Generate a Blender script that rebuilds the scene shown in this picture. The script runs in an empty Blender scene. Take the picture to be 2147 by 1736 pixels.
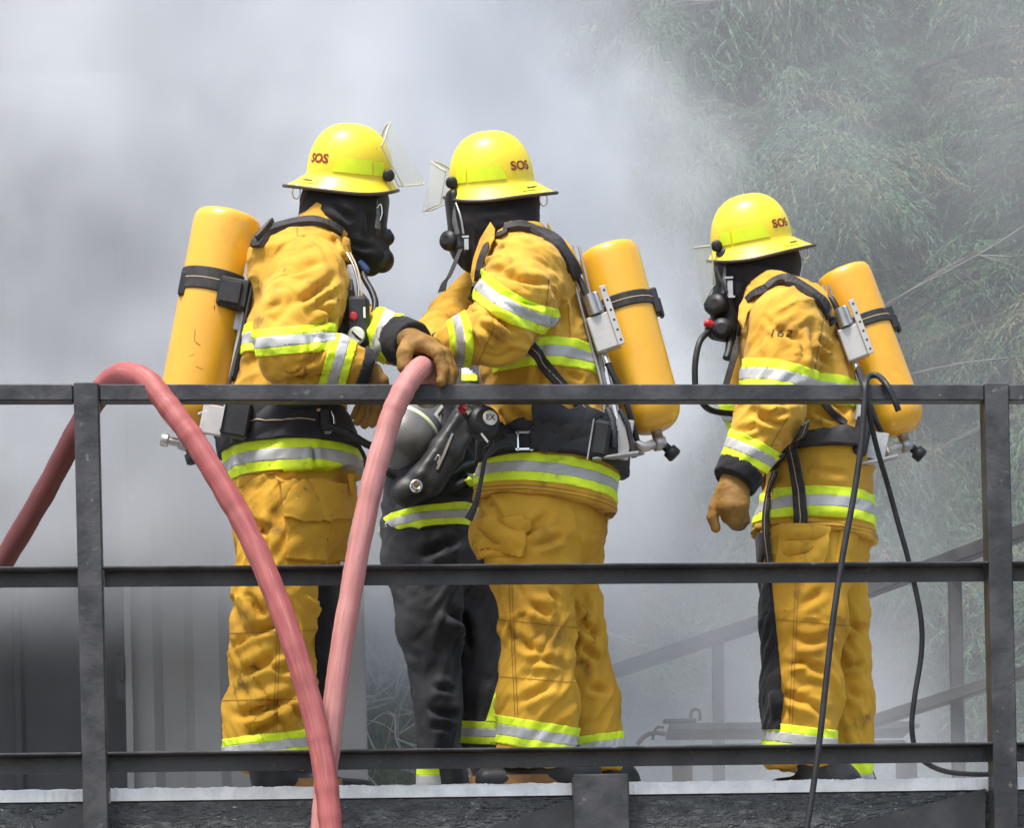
import bpy, bmesh, math, random
import numpy as np
from mathutils import Vector, Matrix
from mathutils.bvhtree import BVHTree
R = math.radians
random.seed(7); RNG = np.random.default_rng(11)
SC = bpy.context.scene
COL = SC.collection
# ---------------------------------------------------------------- camera model
F, CX, PPY, ROLL, ZC = 6184.0, 1073.5, 2300.0, 0.0227, 1.5
CR, SR = math.cos(ROLL), math.sin(ROLL)
def ray(px, py):
    a, b = (px - CX) / F, (PPY - py) / F
    return np.array([a * CR + b * SR, 1.0, -a * SR + b * CR])
ORG = np.array([0.0, 0.0, ZC])
def P(px, py, Y):
    """world point seen at (px, py) of the 2147 wide view, at distance Y"""
    return ORG + ray(px, py) * Y
def S(px, Y):
    return px / F * Y
# guard rail plane
YAW = 0.095
EV = np.array([1.0, YAW, 0.0]); EV /= np.linalg.norm(EV)
NV = np.array([YAW, -1.0, 0.0]); NV /= np.linalg.norm(NV)     # towards the camera
RO = np.array([0.0, 8.0, 0.0])
def PL(px, py, off=0.0):
    """point on the rail plane pushed 'off' metres back; also returns s along the rail"""
    d = ray(px, py)
    o = RO - NV * off
    t = np.dot(o - ORG, NV) / np.dot(d, NV)
    p = ORG + d * t
    return p, float(np.dot(p - RO, EV))
def RP(s, off, z):
    p = RO + EV * s - NV * off
    return np.array([p[0], p[1], z])
DECK = 2.35
# ---------------------------------------------------------------- objects
def V(p): return Vector((float(p[0]), float(p[1]), float(p[2])))
def tag(o, label=None, cat=None, group=None, kind=None):
    if label: o['label'] = label
    if cat: o['category'] = cat
    if group: o['group'] = group
    if kind: o['kind'] = kind
    return o
def empty(name, loc=(0, 0, 0), label=None, cat=None, group=None):
    o = bpy.data.objects.new(name, None); COL.objects.link(o)
    o.location = V(loc); o.empty_display_size = .1
    return tag(o, label, cat, group)
def wmat(o):
    m = Matrix.Translation(o.location)
    return m if o.parent is None else wmat(o.parent) @ o.matrix_parent_inverse @ m
def link(name, me, parent=None):
    o = bpy.data.objects.new(name, me); COL.objects.link(o)
    if parent is not None:
        o.parent = parent
        o.matrix_parent_inverse = wmat(parent).inverted()
    return o
def mesh_np(name, verts, faces, mats, parent=None, smooth=True, midx=None):
    """verts (n,3); faces: list of index lists or int array"""
    me = bpy.data.meshes.new(name)
    verts = np.asarray(verts, dtype=np.float64)
    if not isinstance(faces, np.ndarray):
        used = sorted({i for f in faces for i in f})
        if len(used) < len(verts):
            mp = {o: n for n, o in enumerate(used)}; verts = verts[used]; faces = [[mp[i] for i in f] for f in faces]
    me.from_pydata(verts.tolist(), [], faces.tolist() if isinstance(faces, np.ndarray) else faces)
    for m in (mats if isinstance(mats, (list, tuple)) else [mats]):
        me.materials.append(m)
    if midx is not None:
        me.polygons.foreach_set('material_index', np.asarray(midx, dtype=np.int32))
    me.polygons.foreach_set('use_smooth', np.full(len(me.polygons), smooth))
    me.update()
    return link(name, me, parent)
def frame_on(d, up=(0, 0, 1)):
    d = np.asarray(d, float); d = d / (np.linalg.norm(d) + 1e-12)
    up = np.asarray(up, float)
    u = np.cross(d, up)
    if np.linalg.norm(u) < 1e-3: u = np.cross(d, (1, 0, 0))
    u /= np.linalg.norm(u); w = np.cross(u, d)
    return u, w, d
def spline(pts, n):
    """Catmull-Rom through pts, n samples per span"""
    p = np.asarray(pts, float)
    p = np.vstack([2 * p[0] - p[1], p, 2 * p[-1] - p[-2]])
    out = []
    for i in range(1, len(p) - 2):
        a, b, c, d = p[i - 1], p[i], p[i + 1], p[i + 2]
        for t in np.linspace(0, 1, n, endpoint=False):
            out.append(.5 * (2 * b + (c - a) * t + (2 * a - 5 * b + 4 * c - d) * t * t + (3 * b - a - 3 * c + d) * t ** 3))
    out.append(p[-2])
    return np.array(out)
class MB:
    def __init__(s): s.v = []; s.f = []; s.m = []; s.cur = 0; s.sm = []
    def add(s, vs, fs, m=None, smooth=False):
        b = len(s.v); s.v.extend([tuple(map(float, x)) for x in vs])
        for f in fs:
            s.f.append([i + b for i in f]); s.m.append(s.cur if m is None else m); s.sm.append(smooth)
    def box(s, c, size, u=(1, 0, 0), w=(0, 1, 0), n=(0, 0, 1), m=None, bev=0.0):
        c = np.asarray(c, float); u, w, n = [np.asarray(x, float) for x in (u, w, n)]
        h = np.asarray(size, float) / 2
        if bev <= 0:
            vs = [c + u * h[0] * i + w * h[1] * j + n * h[2] * k for k in (-1, 1) for j in (-1, 1) for i in (-1, 1)]
            s.add(vs, [(0, 2, 3, 1), (4, 5, 7, 6), (0, 1, 5, 4), (2, 6, 7, 3), (0, 4, 6, 2), (1, 3, 7, 5)], m)
        else:
            vs = []; idx = {}
            for k in (-1, 1):
                for j in (-1, 1):
                    for i in (-1, 1):
                        for ax in range(3):
                            q = [i * (h[0] - bev), j * (h[1] - bev), k * (h[2] - bev)]
                            q[ax] += (i, j, k)[ax] * bev
                            idx[(i, j, k, ax)] = len(vs)
                            vs.append(c + u * q[0] + w * q[1] + n * q[2])
            fs = []
            def oriented(ids):
                p = [vs[q] for q in ids]
                nn = np.cross(p[1] - p[0], p[2] - p[0]); mid = sum(p) / len(p) - c
                return ids if np.dot(nn, mid) > 0 else ids[::-1]
            for ax in range(3):
                o = [q for q in range(3) if q != ax]
                for sg in (-1, 1):
                    ids = []
                    for a, b in ((-1, -1), (1, -1), (1, 1), (-1, 1)):
                        k = [0, 0, 0]; k[ax] = sg; k[o[0]] = a; k[o[1]] = b
                        ids.append(idx[(k[0], k[1], k[2], ax)])
                    fs.append(oriented(ids))
                for a in (-1, 1):
                    for b in (-1, 1):
                        ids = []
                        for e in (-1, 1):
                            k = [0, 0, 0]; k[o[0]] = a; k[o[1]] = b; k[ax] = e
                            q = [idx[(k[0], k[1], k[2], o[0])], idx[(k[0], k[1], k[2], o[1])]]
                            ids += q if e == -1 else q[::-1]
                        fs.append(oriented(ids))
            for k in (-1, 1):
                for j in (-1, 1):
                    for i in (-1, 1):
                        fs.append(oriented([idx[(i, j, k, a)] for a in range(3)]))
            s.add(vs, fs, m)
    def tube(s, path, rad, seg=12, m=None, caps=True, sx=1.0, up=(0, 0, 1)):
        path = np.asarray(path, float); n = len(path)
        rad = np.broadcast_to(np.asarray(rad, float), (n,))
        tan = np.gradient(path, axis=0)
        u, w, d = frame_on(tan[0], up)
        vs = []
        for i in range(n):
            t = tan[i] / (np.linalg.norm(tan[i]) + 1e-12)
            u = u - t * np.dot(u, t); u /= np.linalg.norm(u) + 1e-12
            w = np.cross(t, u)
            for k in range(seg):
                a = 2 * math.pi * k / seg
                vs.append(path[i] + (u * math.cos(a) * sx + w * math.sin(a)) * rad[i])
        fs = [(i * seg + k, i * seg + (k + 1) % seg, (i + 1) * seg + (k + 1) % seg, (i + 1) * seg + k)
              for i in range(n - 1) for k in range(seg)]
        s.add(vs, fs, m, True)
        if caps:
            s.add(vs[:seg], [tuple(range(seg))[::-1]], m); s.add(vs[-seg:], [tuple(range(seg))], m)
    def lathe(s, org, axis, prof, seg=24, m=None, up=(0, 0, 1), smooth=True):
        """prof: list of (distance along axis, radius)"""
        u, w, d = frame_on(axis, up); org = np.asarray(org, float)
        vs = []
        for h, r in prof:
            for k in range(seg):
                a = 2 * math.pi * k / seg
                vs.append(org + d * h + (u * math.cos(a) + w * math.sin(a)) * r)
        fs = [(i * seg + k, i * seg + (k + 1) % seg, (i + 1) * seg + (k + 1) % seg, (i + 1) * seg + k)
              for i in range(len(prof) - 1) for k in range(seg)]
        s.add(vs, fs, m, smooth)
        s.add(vs[:seg], [tuple(range(seg))[::-1]], m); s.add(vs[-seg:], [tuple(range(seg))], m)
    def strip(s, path, side, nrm, width, thick, m=None):
        """flat webbing along path; side and nrm are per-point unit vectors"""
        n = len(path); vs = []
        width = np.broadcast_to(np.asarray(width, float), (n,))
        for i in range(n):
            a, b = side[i] * width[i] / 2, nrm[i] * thick
            vs += [path[i] - a, path[i] - a * .85 + b, path[i] + a * .85 + b, path[i] + a]
        fs = []
        for i in range(n - 1):
            for k in range(4):
                fs.append((i * 4 + k, i * 4 + (k + 1) % 4, (i + 1) * 4 + (k + 1) % 4, (i + 1) * 4 + k))
        fs += [(3, 2, 1, 0), tuple((n - 1) * 4 + k for k in range(4))]
        s.add(vs, fs, m)
    def build(s, name, mats, parent=None):
        o = mesh_np(name, s.v, s.f, mats, parent, False, s.m)
        o.data.polygons.foreach_set('use_smooth', s.sm); o.data.update()
        return o
# ---------------------------------------------------------------- materials
def mat(name, c1, c2=None, scale=8.0, rough=.6, metal=0.0, bump=0.0, bscale=60.0, detail=5.0, stretch=(1, 1, 1),
        dirt=None, dscale=4.0, dlo=.55, dhi=.7, coat=0.0, spec=.5, rough2=None, lo=.35, hi=.65, extra=None, bump2=0.0, b2scale=8.0, sheen=0.0, ridge=0.0, rscale=10.0, rstretch=(1, 1, 1), attr=None, dirt_or_glint=None, d2scale=20.0, d2lo=.6, d2hi=.72):
    m = bpy.data.materials.new(name); m.use_nodes = True
    nt = m.node_tree; N = nt.nodes; L = nt.links
    b = N['Principled BSDF']
    tc = N.new('ShaderNodeTexCoord'); mp = N.new('ShaderNodeMapping'); mp.inputs['Scale'].default_value = stretch
    if attr:
        at = N.new('ShaderNodeAttribute'); at.attribute_name = attr; L.new(at.outputs['Vector'], mp.inputs['Vector'])
    else: L.new(tc.outputs['Object'], mp.inputs['Vector'])
    def nz(sc, dt=detail, rg=.55):
        n = N.new('ShaderNodeTexNoise'); n.inputs['Scale'].default_value = sc; n.inputs['Detail'].default_value = dt
        n.inputs['Roughness'].default_value = rg
        L.new(mp.outputs['Vector'], n.inputs['Vector']); return n
    def ramp(src, a, c):
        r = N.new('ShaderNodeMapRange'); r.inputs['From Min'].default_value = a; r.inputs['From Max'].default_value = c
        r.interpolation_type = 'SMOOTHSTEP'
        L.new(src, r.inputs['Value']); return r.outputs['Result']
    def mix(f, a, c):
        x = N.new('ShaderNodeMix'); x.data_type = 'RGBA'
        L.new(f, x.inputs['Factor'])
        for v, s in ((a, x.inputs['A']), (c, x.inputs['B'])):
            if isinstance(v, tuple): s.default_value = (*v, 1)
            else: L.new(v, s)
        return x.outputs['Result']
    col = None
    if c2 is not None:
        col = mix(ramp(nz(scale).outputs['Fac'], lo, hi), tuple(c1), tuple(c2))
    if dirt is not None:
        f = ramp(nz(dscale, 8, .65).outputs['Fac'], dlo, dhi)
        col = mix(f, col if col is not None else tuple(c1), tuple(dirt))
    if dirt_or_glint is not None:
        f = ramp(nz(d2scale, 6, .6).outputs['Fac'], d2lo, d2hi)
        col = mix(f, col if col is not None else tuple(c1), tuple(dirt_or_glint))
    if col is None: b.inputs['Base Color'].default_value = (*c1, 1)
    else: L.new(col, b.inputs['Base Color'])
    b.inputs['Metallic'].default_value = metal; b.inputs['Specular IOR Level'].default_value = spec
    b.inputs['Coat Weight'].default_value = coat; b.inputs['Coat Roughness'].default_value = .12
    if sheen: b.inputs['Sheen Weight'].default_value = sheen
    if rough2 is None: b.inputs['Roughness'].default_value = rough
    else:
        r = N.new('ShaderNodeMapRange'); r.inputs['To Min'].default_value = rough; r.inputs['To Max'].default_value = rough2
        r.inputs['From Min'].default_value = .3; r.inputs['From Max'].default_value = .7
        L.new(nz(scale * 2).outputs['Fac'], r.inputs['Value']); L.new(r.outputs['Result'], b.inputs['Roughness'])
    prev = None
    for amt, sc in ((bump, bscale), (bump2, b2scale)):
        if amt:
            bp = N.new('ShaderNodeBump'); bp.inputs['Strength'].default_value = 1.0; bp.inputs['Distance'].default_value = amt
            L.new(nz(sc, 6).outputs['Fac'], bp.inputs['Height'])
            if prev is not None: L.new(prev, bp.inputs['Normal'])
            prev = bp.outputs['Normal']
    if ridge:
        m2 = N.new('ShaderNodeMapping'); m2.inputs['Scale'].default_value = rstretch; L.new(mp.outputs['Vector'], m2.inputs['Vector'])
        n = N.new('ShaderNodeTexNoise'); n.noise_type = 'RIDGED_MULTIFRACTAL'; n.inputs['Scale'].default_value = rscale; n.inputs['Detail'].default_value = 3
        n.inputs['Roughness'].default_value = .45; n.inputs['Distortion'].default_value = .5; L.new(m2.outputs['Vector'], n.inputs['Vector'])
        bp = N.new('ShaderNodeBump'); bp.inputs['Strength'].default_value = 1.0; bp.inputs['Distance'].default_value = ridge
        L.new(n.outputs['Fac'], bp.inputs['Height'])
        if prev is not None: L.new(prev, bp.inputs['Normal'])
        prev = bp.outputs['Normal']
    if prev is not None: L.new(prev, b.inputs['Normal'])
    if extra: extra(m, N, L, b)
    return m
# ================================================================ materials of the setting
M_STEEL = mat('painted_steel', (.026, .025, .027), (.058, .056, .058), 9, .34, .2, .0012, 70, rough2=.55, dirt=(.14, .137, .135), dscale=16, dlo=.62, dhi=.72, bump2=.002, b2scale=22, dirt_or_glint=(.34, .335, .33), d2scale=75, d2lo=.70, d2hi=.74)
M_STEELFLAT = mat('dark_steel', (.022, .022, .024), (.04, .04, .042), 12, .5, .2, .0006, 90)
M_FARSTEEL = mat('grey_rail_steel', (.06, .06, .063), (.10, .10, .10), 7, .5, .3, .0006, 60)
M_DECK = mat('deck_edge_white', (.88, .865, .835), (.72, .715, .69), 18, .7, 0, .002, 60, dirt=(.42, .42, .40), dscale=12, dlo=.60, dhi=.78, bump2=.003, b2scale=30)
M_DECKTOP = mat('deck_top', (.33, .33, .32), (.22, .22, .22), 8, .8, 0, .002, 40)
M_FASCIA = mat('wet_rough_dark_fascia', (.022, .024, .024), (.05, .054, .054), 14, .08, .1, .004, 45, stretch=(.7, .7, 2.0), rough2=.4, bump2=.007, b2scale=110, spec=.9, dirt=(.12, .125, .122), dscale=26, dlo=.52, dhi=.66, dirt_or_glint=(.52, .54, .54), d2scale=70, d2lo=.66, d2hi=.70, ridge=.006, rscale=45)  # the palest flecks are glints painted into the colour
M_CONT = mat('container_grey', (.25, .247, .247), (.20, .197, .197), 2.2, .55, 0, .0006, 30, dirt=(.14, .135, .13), dscale=9, dlo=.62, dhi=.8)
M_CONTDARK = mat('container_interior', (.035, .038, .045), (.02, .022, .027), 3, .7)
M_GROUND = mat('gravel_ground', (.2, .19, .17), (.12, .115, .1), 3, .95, 0, .01, 30)
M_HILL = mat('forest_floor', (.018, .026, .014), (.03, .035, .02), 1.3, .95, 0, .05, 4)
M_RUST = mat('rusty_steel', (.12, .055, .035), (.06, .045, .04), 14, .75, .3, .002, 60)
M_BARK = mat('bark', (.12, .10, .085), (.06, .05, .04), 9, .9, 0, .008, 25, stretch=(1, 1, .3))
M_TWIGPALE = mat('pale_dead_twig', (.62, .60, .55), (.45, .43, .39), 12, .8)
M_TWIG = mat('bare_twig', (.22, .21, .185), (.13, .12, .10), 12, .8)
# ================================================================ world, sun, camera
w = bpy.data.worlds.new('World'); SC.world = w; w.use_nodes = True
nt = w.node_tree; bg = nt.nodes['Background']; sky = nt.nodes.new('ShaderNodeTexSky')
sky.sky_type = 'NISHITA'; sky.sun_disc = False
SUN_EL, SUN_AZ = 64, -32          # azimuth from behind the camera, to its left
sky.sun_elevation = R(SUN_EL); sky.sun_rotation = R(180 + SUN_AZ * -1); sky.air_density = 1.2; sky.dust_density = 3.0; sky.ozone_density = 1.0
nt.links.new(sky.outputs['Color'], bg.inputs['Color']); bg.inputs['Strength'].default_value = .118
sl = bpy.data.lights.new('sun', 'SUN'); sl.energy = 2.4; sl.angle = R(14); sl.color = (1, .965, .91)
so = bpy.data.objects.new('sun', sl); COL.objects.link(so)
sd = Vector((math.sin(R(SUN_AZ)) * math.cos(R(SUN_EL)), -math.cos(R(SUN_AZ)) * math.cos(R(SUN_EL)), math.sin(R(SUN_EL))))
so.rotation_euler = sd.to_track_quat('Z', 'Y').to_euler(); so.location = (0, 0, 20)
cd = bpy.data.cameras.new('camera'); co = bpy.data.objects.new('camera', cd); COL.objects.link(co)
cd.sensor_width = 36; cd.lens = 36 * F / 2147; cd.shift_y = (PPY - 868.2) / 2147; cd.clip_end = 600; cd.clip_start = .1
co.matrix_world = Matrix(((CR, SR, 0, 0), (0, 0, -1, 0), (-SR, CR, 0, ZC), (0, 0, 0, 1)))
SC.camera = co
SC.view_settings.view_transform = 'Standard'; SC.view_settings.look = 'None'; SC.view_settings.exposure = 1.15; SC.view_settings.gamma = 1
cy = SC.cycles
cy.max_bounces = 7; cy.diffuse_bounces = 3; cy.glossy_bounces = 3; cy.transmission_bounces = 4; cy.volume_bounces = 3; cy.transparent_max_bounces = 12
cy.use_adaptive_sampling = True; cy.adaptive_threshold = .02
cy.use_denoising = True; cy.volume_step_rate = 4.0; cy.volume_max_steps = 48
try: cy.denoiser = 'OPENIMAGEDENOISE'
except Exception: pass
cy.sample_clamp_indirect = 4
# ================================================================ ground, hill
mb = MB(); mb.add([(-300, -60, 0), (300, -60, 0), (300, 500, 0), (-300, 500, 0)], [(0, 1, 2, 3)])
tag(mb.build('ground', M_GROUND), kind='structure')
nx, ny = 60, 24
xs = np.linspace(-45, 45, nx); ys = np.linspace(19.6, 60, ny)
vs = []
for y in ys:
    for x in xs:
        h = 18 * (1 - math.exp(-(y - 19.6) / 5.5)) - .4
        vs.append((x, y + .5 * math.sin(x * .8), h + .5 * math.sin(x * .7 + y * .9) * min(1, (y - 19.6) / 3)))
fs = [(j * nx + i, j * nx + i + 1, (j + 1) * nx + i + 1, (j + 1) * nx + i) for j in range(ny - 1) for i in range(nx - 1)]
tag(mesh_np('hill', vs, fs, M_HILL), kind='structure')
# ================================================================ guard rail (front)
def zat(py, off=0.0, px=1000): return float(PL(px, py, off)[0][2])
def sat(px, py=1200): return PL(px, py)[1]
S0, S1 = sat(184.5, 1000) , sat(2095, 1000)
PW = .067
rail = empty('guard_rail', RP(0, .03, DECK), 'dark painted steel guard rail with three horizontal bars along the front of the platform', 'guard rail')
SPANS = [(S0 - 2.5, S0 - PW / 2), (S0 + PW / 2, S1 - PW / 2), (S1 + PW / 2, S1 + 2.5)]
ZT = zat(803)
def post(s, ztop, zbot=.0, wd=PW):
    m = MB(); m.box(RP(s, PW / 2, (ztop + zbot) / 2), (wd, PW, ztop - zbot), EV, -NV, (0, 0, 1), bev=.004)
    return m.build('post', M_STEEL, rail)
for s in (S0 - 2.55, S0, S1, S1 + 2.55): post(s, ZT + .002)
H = 44 / F * 8
for a, b in SPANS:
    c = (a + b) / 2; ln = b - a - .002
    m = MB(); zt, zb = zat(804), zat(839)
    m.box(RP(c, .006 + .025, (zt + zb) / 2), (ln, .05, zt - zb), EV, -NV, (0, 0, 1), bev=.004)
    m.build('top_rail', M_STEEL, rail)
    for nm, yt, yf in (('middle_rail', 1183, 1227), ('bottom_rail', 1569, 1612)):
        zt, zb = zat(yt + 0, 0), zat(yf, .06)
        m = MB()
        m.box(RP(c, .031, zt - .003), (ln, .062, .006), EV, -NV, (0, 0, 1), bev=.0015)
        m.box(RP(c, .0575, (zt - .0061 + zb) / 2), (ln, .005, zt - .0061 - zb), EV, -NV, (0, 0, 1), bev=.001)
        m.build(nm, M_STEEL, rail)
# ================================================================ platform
plat = empty('platform', RP(0, .1, DECK), 'dark steel platform with a rough white deck edge under the people', 'platform')
DOFF = PW + .012
zt = float(PL(1000, 1644, DOFF)[0][2]); zb = float(PL(1000, 1671, DOFF)[0][2]); DECK = zt - .004
# rough white edge board, broken top line
def edge(a, b, nm):
    n = max(8, int((b - a) / .007)); vs = []; rg = np.random.default_rng(int(abs(a) * 100))
    for i in range(n + 1):
        s = a + (b - a) * i / n; j = .0022 * rg.random() ** 3 + .0012 * math.sin(i * .37 + 2 * math.sin(i * .11)); k = .0004 * rg.standard_normal()
        vs += [RP(s, DOFF + k, zb), RP(s, DOFF + k, zt - .006 + j), RP(s, DOFF + .008, zt + j - .001), RP(s, DOFF + .05, zt), RP(s, DOFF + .05, zb)]
    fs = []
    for i in range(n):
        for q in range(5):
            fs.append((i * 5 + q, (i + 1) * 5 + q, (i + 1) * 5 + (q + 1) % 5, i * 5 + (q + 1) % 5))
    fs += [(0, 1, 2, 3, 4), tuple(n * 5 + q for q in (4, 3, 2, 1, 0))]
    mesh_np(nm, vs, fs, M_DECK, plat, False)
SB0, SB1 = sat(1205, 1680), sat(1322, 1680)
edge(S0 - 2.5, S0 - PW / 2 - .002, 'deck_edge'); edge(S0 + PW / 2 + .004, SB0 + .04, 'deck_edge'); edge(SB0 + .042, S1 - .03, 'deck_edge'); edge(S1 + PW / 2, S1 + 2.5, 'deck_edge')
m = MB(); m.box(RP(.5, DOFF + .052 + 2.6, DECK - .02), (8.6, 5.2, .04), EV, -NV); m.build('deck_floor', M_DECKTOP, plat)
m = MB(); m.box(RP(.4, DOFF + .03, zb - .35 - .004), (7, .05, .70), EV, -NV); m.build('fascia', M_FASCIA, plat)
m = MB(); m.box(RP((SB0 + SB1) / 2, .045, zat(1625) - .4), (SB1 - SB0, .05, .8), EV, -NV, bev=.004); m.build('stub_post', M_STEEL, plat)
def gusset(p):
    q = [PL(x, y, .055)[0] for x, y in p]
    vs = [a for a in q] + [a - NV * .012 for a in q]; n = len(q)
    m = MB(); m.add(vs, [tuple(range(n))[::-1], tuple(range(n, 2 * n))] + [(i, (i + 1) % n, n + (i + 1) % n, n + i) for i in range(n)])
    m.build('brace_plate', M_STEELFLAT, plat)
gusset([(-60, 1800), (178, 1684), (178, 1990), (-60, 1990)]); gusset([(800, 1812), (1204, 1676), (1204, 1990), (800, 1990)])
gusset([(1420, 1828), (2066, 1654), (2066, 1990), (1420, 1990)])
for s in (-2.9, -1.0, 1.1, 3.0):
    m = MB(); m.box(RP(s, 3.6, 1.1), (.12, .12, 2.2), EV, -NV, bev=.005); m.build('leg', M_STEELFLAT, plat)
# ================================================================ container behind
YC = 10.6
cont = empty('shipping_container', (P(500, 1700, YC)[0], YC, DECK), 'grey corrugated steel shipping container standing on the platform in the smoke', 'shipping container')
xL, xR = P(-900, 1300, YC)[0], P(764, 1300, YC)[0]
xD0, xD1 = P(278, 1400, YC)[0], P(462, 1400, YC)[0]
ZTOP = P(300, 172, YC)[2]; CDEP = 2.35
m = MB()
def corr(x0, x1, z0, z1, y, pitch=.236, dep=.034):
    x = x0; pts = []
    k = 0
    while x < x1 - 1e-4:
        for dx, dy in ((0, 0), (.078, 0), (.112, dep), (.19, dep)):
            if x + dx < x1: pts.append((x + dx, y + dy))
        x += pitch if k % 1 == 0 else pitch; k += 1
        if x < x1: pts.append((x - .012, y + 0.001))
    pts.append((x1, y))
    n = len(pts); vs = [(a, b, z0) for a, b in pts] + [(a, b, z1) for a, b in pts]
    return vs, [(i, i + 1, n + i + 1, n + i) for i in range(n - 1)]
xP = P(688, 1400, YC)[0]
m.add(*corr(xD0, xP, DECK, ZTOP - .1, YC)); m.build('corrugated_wall', M_CONT, cont)
m = MB(); m.add(*corr(xL, P(-130, 1400, YC)[0], DECK, ZTOP - .1, YC)); m.build('corrugated_wall', M_CONT, cont)
m = MB(); m.box(((xP + xR) / 2, YC + .01, (DECK + ZTOP) / 2), (xR - xP, .1, ZTOP - DECK + .08), bev=.008)
m.box(((xP + xR) / 2 - .01, YC - .02, ZTOP + .03), (xR - xP + .06, .16, .14), bev=.01); m.build('corner_post', M_CONT, cont)
m = MB(); m.box(((xL + xP) / 2, YC + .02, ZTOP - .05), (xP - xL - .004, .09, .12), bev=.008); m.build('top_beam', M_CONT, cont)
m = MB(); m.box(((xL + xR) / 2, YC + .1 + CDEP / 2, ZTOP + .01), (xR - xL, CDEP, .03)); m.build('roof', M_CONT, cont)
m = MB(); m.box((xR - .03, YC + .1 + CDEP / 2, (DECK + ZTOP) / 2), (.04, CDEP, ZTOP - DECK - .03)); m.build('end_wall', M_CONT, cont)
m = MB(); m.box(((xL + xR) / 2, YC + .1 + CDEP, (DECK + ZTOP) / 2), (xR - xL, .04, ZTOP - DECK - .03)); m.build('back_wall', M_CONTDARK, cont)
# door jamb, leaf edge and lock box
m = MB(); m.box((P(281, 1400, YC)[0] - .012, YC - .022, (DECK + ZTOP - .12) / 2), (.026, .05, ZTOP - DECK - .12), bev=.003); m.build('door_jamb', M_CONT, cont)
m = MB()
xa, xb = P(-130, 1400, YC)[0], P(270, 1400, YC)[0]
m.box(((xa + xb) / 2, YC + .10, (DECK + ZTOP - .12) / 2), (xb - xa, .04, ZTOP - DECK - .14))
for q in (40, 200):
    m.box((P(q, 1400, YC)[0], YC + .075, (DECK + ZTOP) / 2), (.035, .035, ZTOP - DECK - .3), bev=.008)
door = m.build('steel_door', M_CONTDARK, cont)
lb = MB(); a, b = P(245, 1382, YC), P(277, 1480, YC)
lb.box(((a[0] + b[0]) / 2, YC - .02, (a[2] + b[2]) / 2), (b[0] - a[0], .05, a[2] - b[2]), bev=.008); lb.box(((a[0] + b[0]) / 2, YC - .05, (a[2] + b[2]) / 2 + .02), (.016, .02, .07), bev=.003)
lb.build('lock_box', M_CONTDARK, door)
# the container stands turned a few degrees, its right end hidden from the front
RZ = Matrix.Translation((xR, YC, 0)) @ Matrix.Rotation(R(4.2), 4, 'Z') @ Matrix.Translation((-xR, -YC, 0))
for o in COL.objects:
    if o.type == 'MESH' and (o.parent is cont or (o.parent and o.parent.parent is cont)) or o.type == 'MESH' and o.parent and (o.parent == cont or o.parent.parent == cont): o.data.transform(RZ)
# ================================================================ stair rails seen through the smoke
def bar(m, a, b, wd, ht=None):
    a, b = np.asarray(a), np.asarray(b); d = b - a; L_ = np.linalg.norm(d); d /= L_
    up = np.array((0, 0, 1.)) - d * d[2]
    if np.linalg.norm(up) < .05: up = np.array((1., 0, 0))
    up /= np.linalg.norm(up); s_ = np.cross(up, d)
    m.box((a + b) / 2, (L_, ht or wd, wd), d, s_, up, bev=.003)
sr = empty('stair_rail', P(2000, 1640, 10.2), 'grey sloping stair handrail with two bars and a post behind the right-hand firefighter', 'handrail')
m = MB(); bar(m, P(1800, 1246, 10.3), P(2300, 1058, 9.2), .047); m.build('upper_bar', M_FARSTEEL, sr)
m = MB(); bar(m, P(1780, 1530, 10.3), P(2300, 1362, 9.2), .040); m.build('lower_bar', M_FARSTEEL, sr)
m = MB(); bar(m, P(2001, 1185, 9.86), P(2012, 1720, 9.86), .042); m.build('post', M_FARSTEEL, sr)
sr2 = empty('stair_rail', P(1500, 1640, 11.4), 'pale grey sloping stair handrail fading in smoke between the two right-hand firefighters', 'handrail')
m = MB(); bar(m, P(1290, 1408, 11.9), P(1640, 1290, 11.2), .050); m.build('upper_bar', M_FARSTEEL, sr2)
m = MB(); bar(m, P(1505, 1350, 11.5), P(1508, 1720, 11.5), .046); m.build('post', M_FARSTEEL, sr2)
# ================================================================ burn tray on the deck
YT = 10.7
bt = empty('burn_tray', P(1640, 1620, YT), 'low dark steel burn tray with a lid handle and rusty legs behind the right-hand firefighter', 'burn tray')
m = MB(); a, b = P(1400, 1540, YT), P(1935, 1536, YT)
bar(m, P(1400, 1535, YT), P(1905, 1531, YT), .026, .30); m.build('lid_plate', M_FARSTEEL, bt)
m = MB(); m.tube(spline([P(1336, 1562, YT), P(1352, 1545, YT), P(1372, 1538, YT), P(1395, 1540, YT)], 8), .008, 8); m.tube(spline([P(1368, 1552, YT), P(1376, 1528, YT), P(1392, 1526, YT)], 8), .005, 8); m.build('bent_bar', M_RUST, bt)
m = MB(); c = (P(1400, 1570, YT) + P(1935, 1570, YT)) / 2
m.box(c + np.array((0, .12, .0)), (S(470, YT), .24, .045), bev=.01); m.build('tray_body', M_STEELFLAT, bt)
m = MB(); q = P(1425, 1513, YT); m.box(q, (.12, .05, .012), bev=.003)
m.tube(spline([P(1448, 1512, YT), P(1450, 1492, YT), P(1460, 1488, YT), P(1467, 1494, YT), P(1468, 1512, YT)], 6), .006, 8); m.build('lid_handle', M_FARSTEEL, bt)
m = MB(); q = P(1890, 1524, YT); m.box(q, (.13, .05, .012), bev=.003); m.build('latch', M_FARSTEEL, bt)
for px in (1430, 1900):
    m = MB(); q0, q1 = P(px, 1590, YT + .05), P(px, 1665, YT + .05); bar(m, q0, np.array((q0[0], q0[1], DECK)), .07); m.build('leg', M_RUST, bt)
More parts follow.
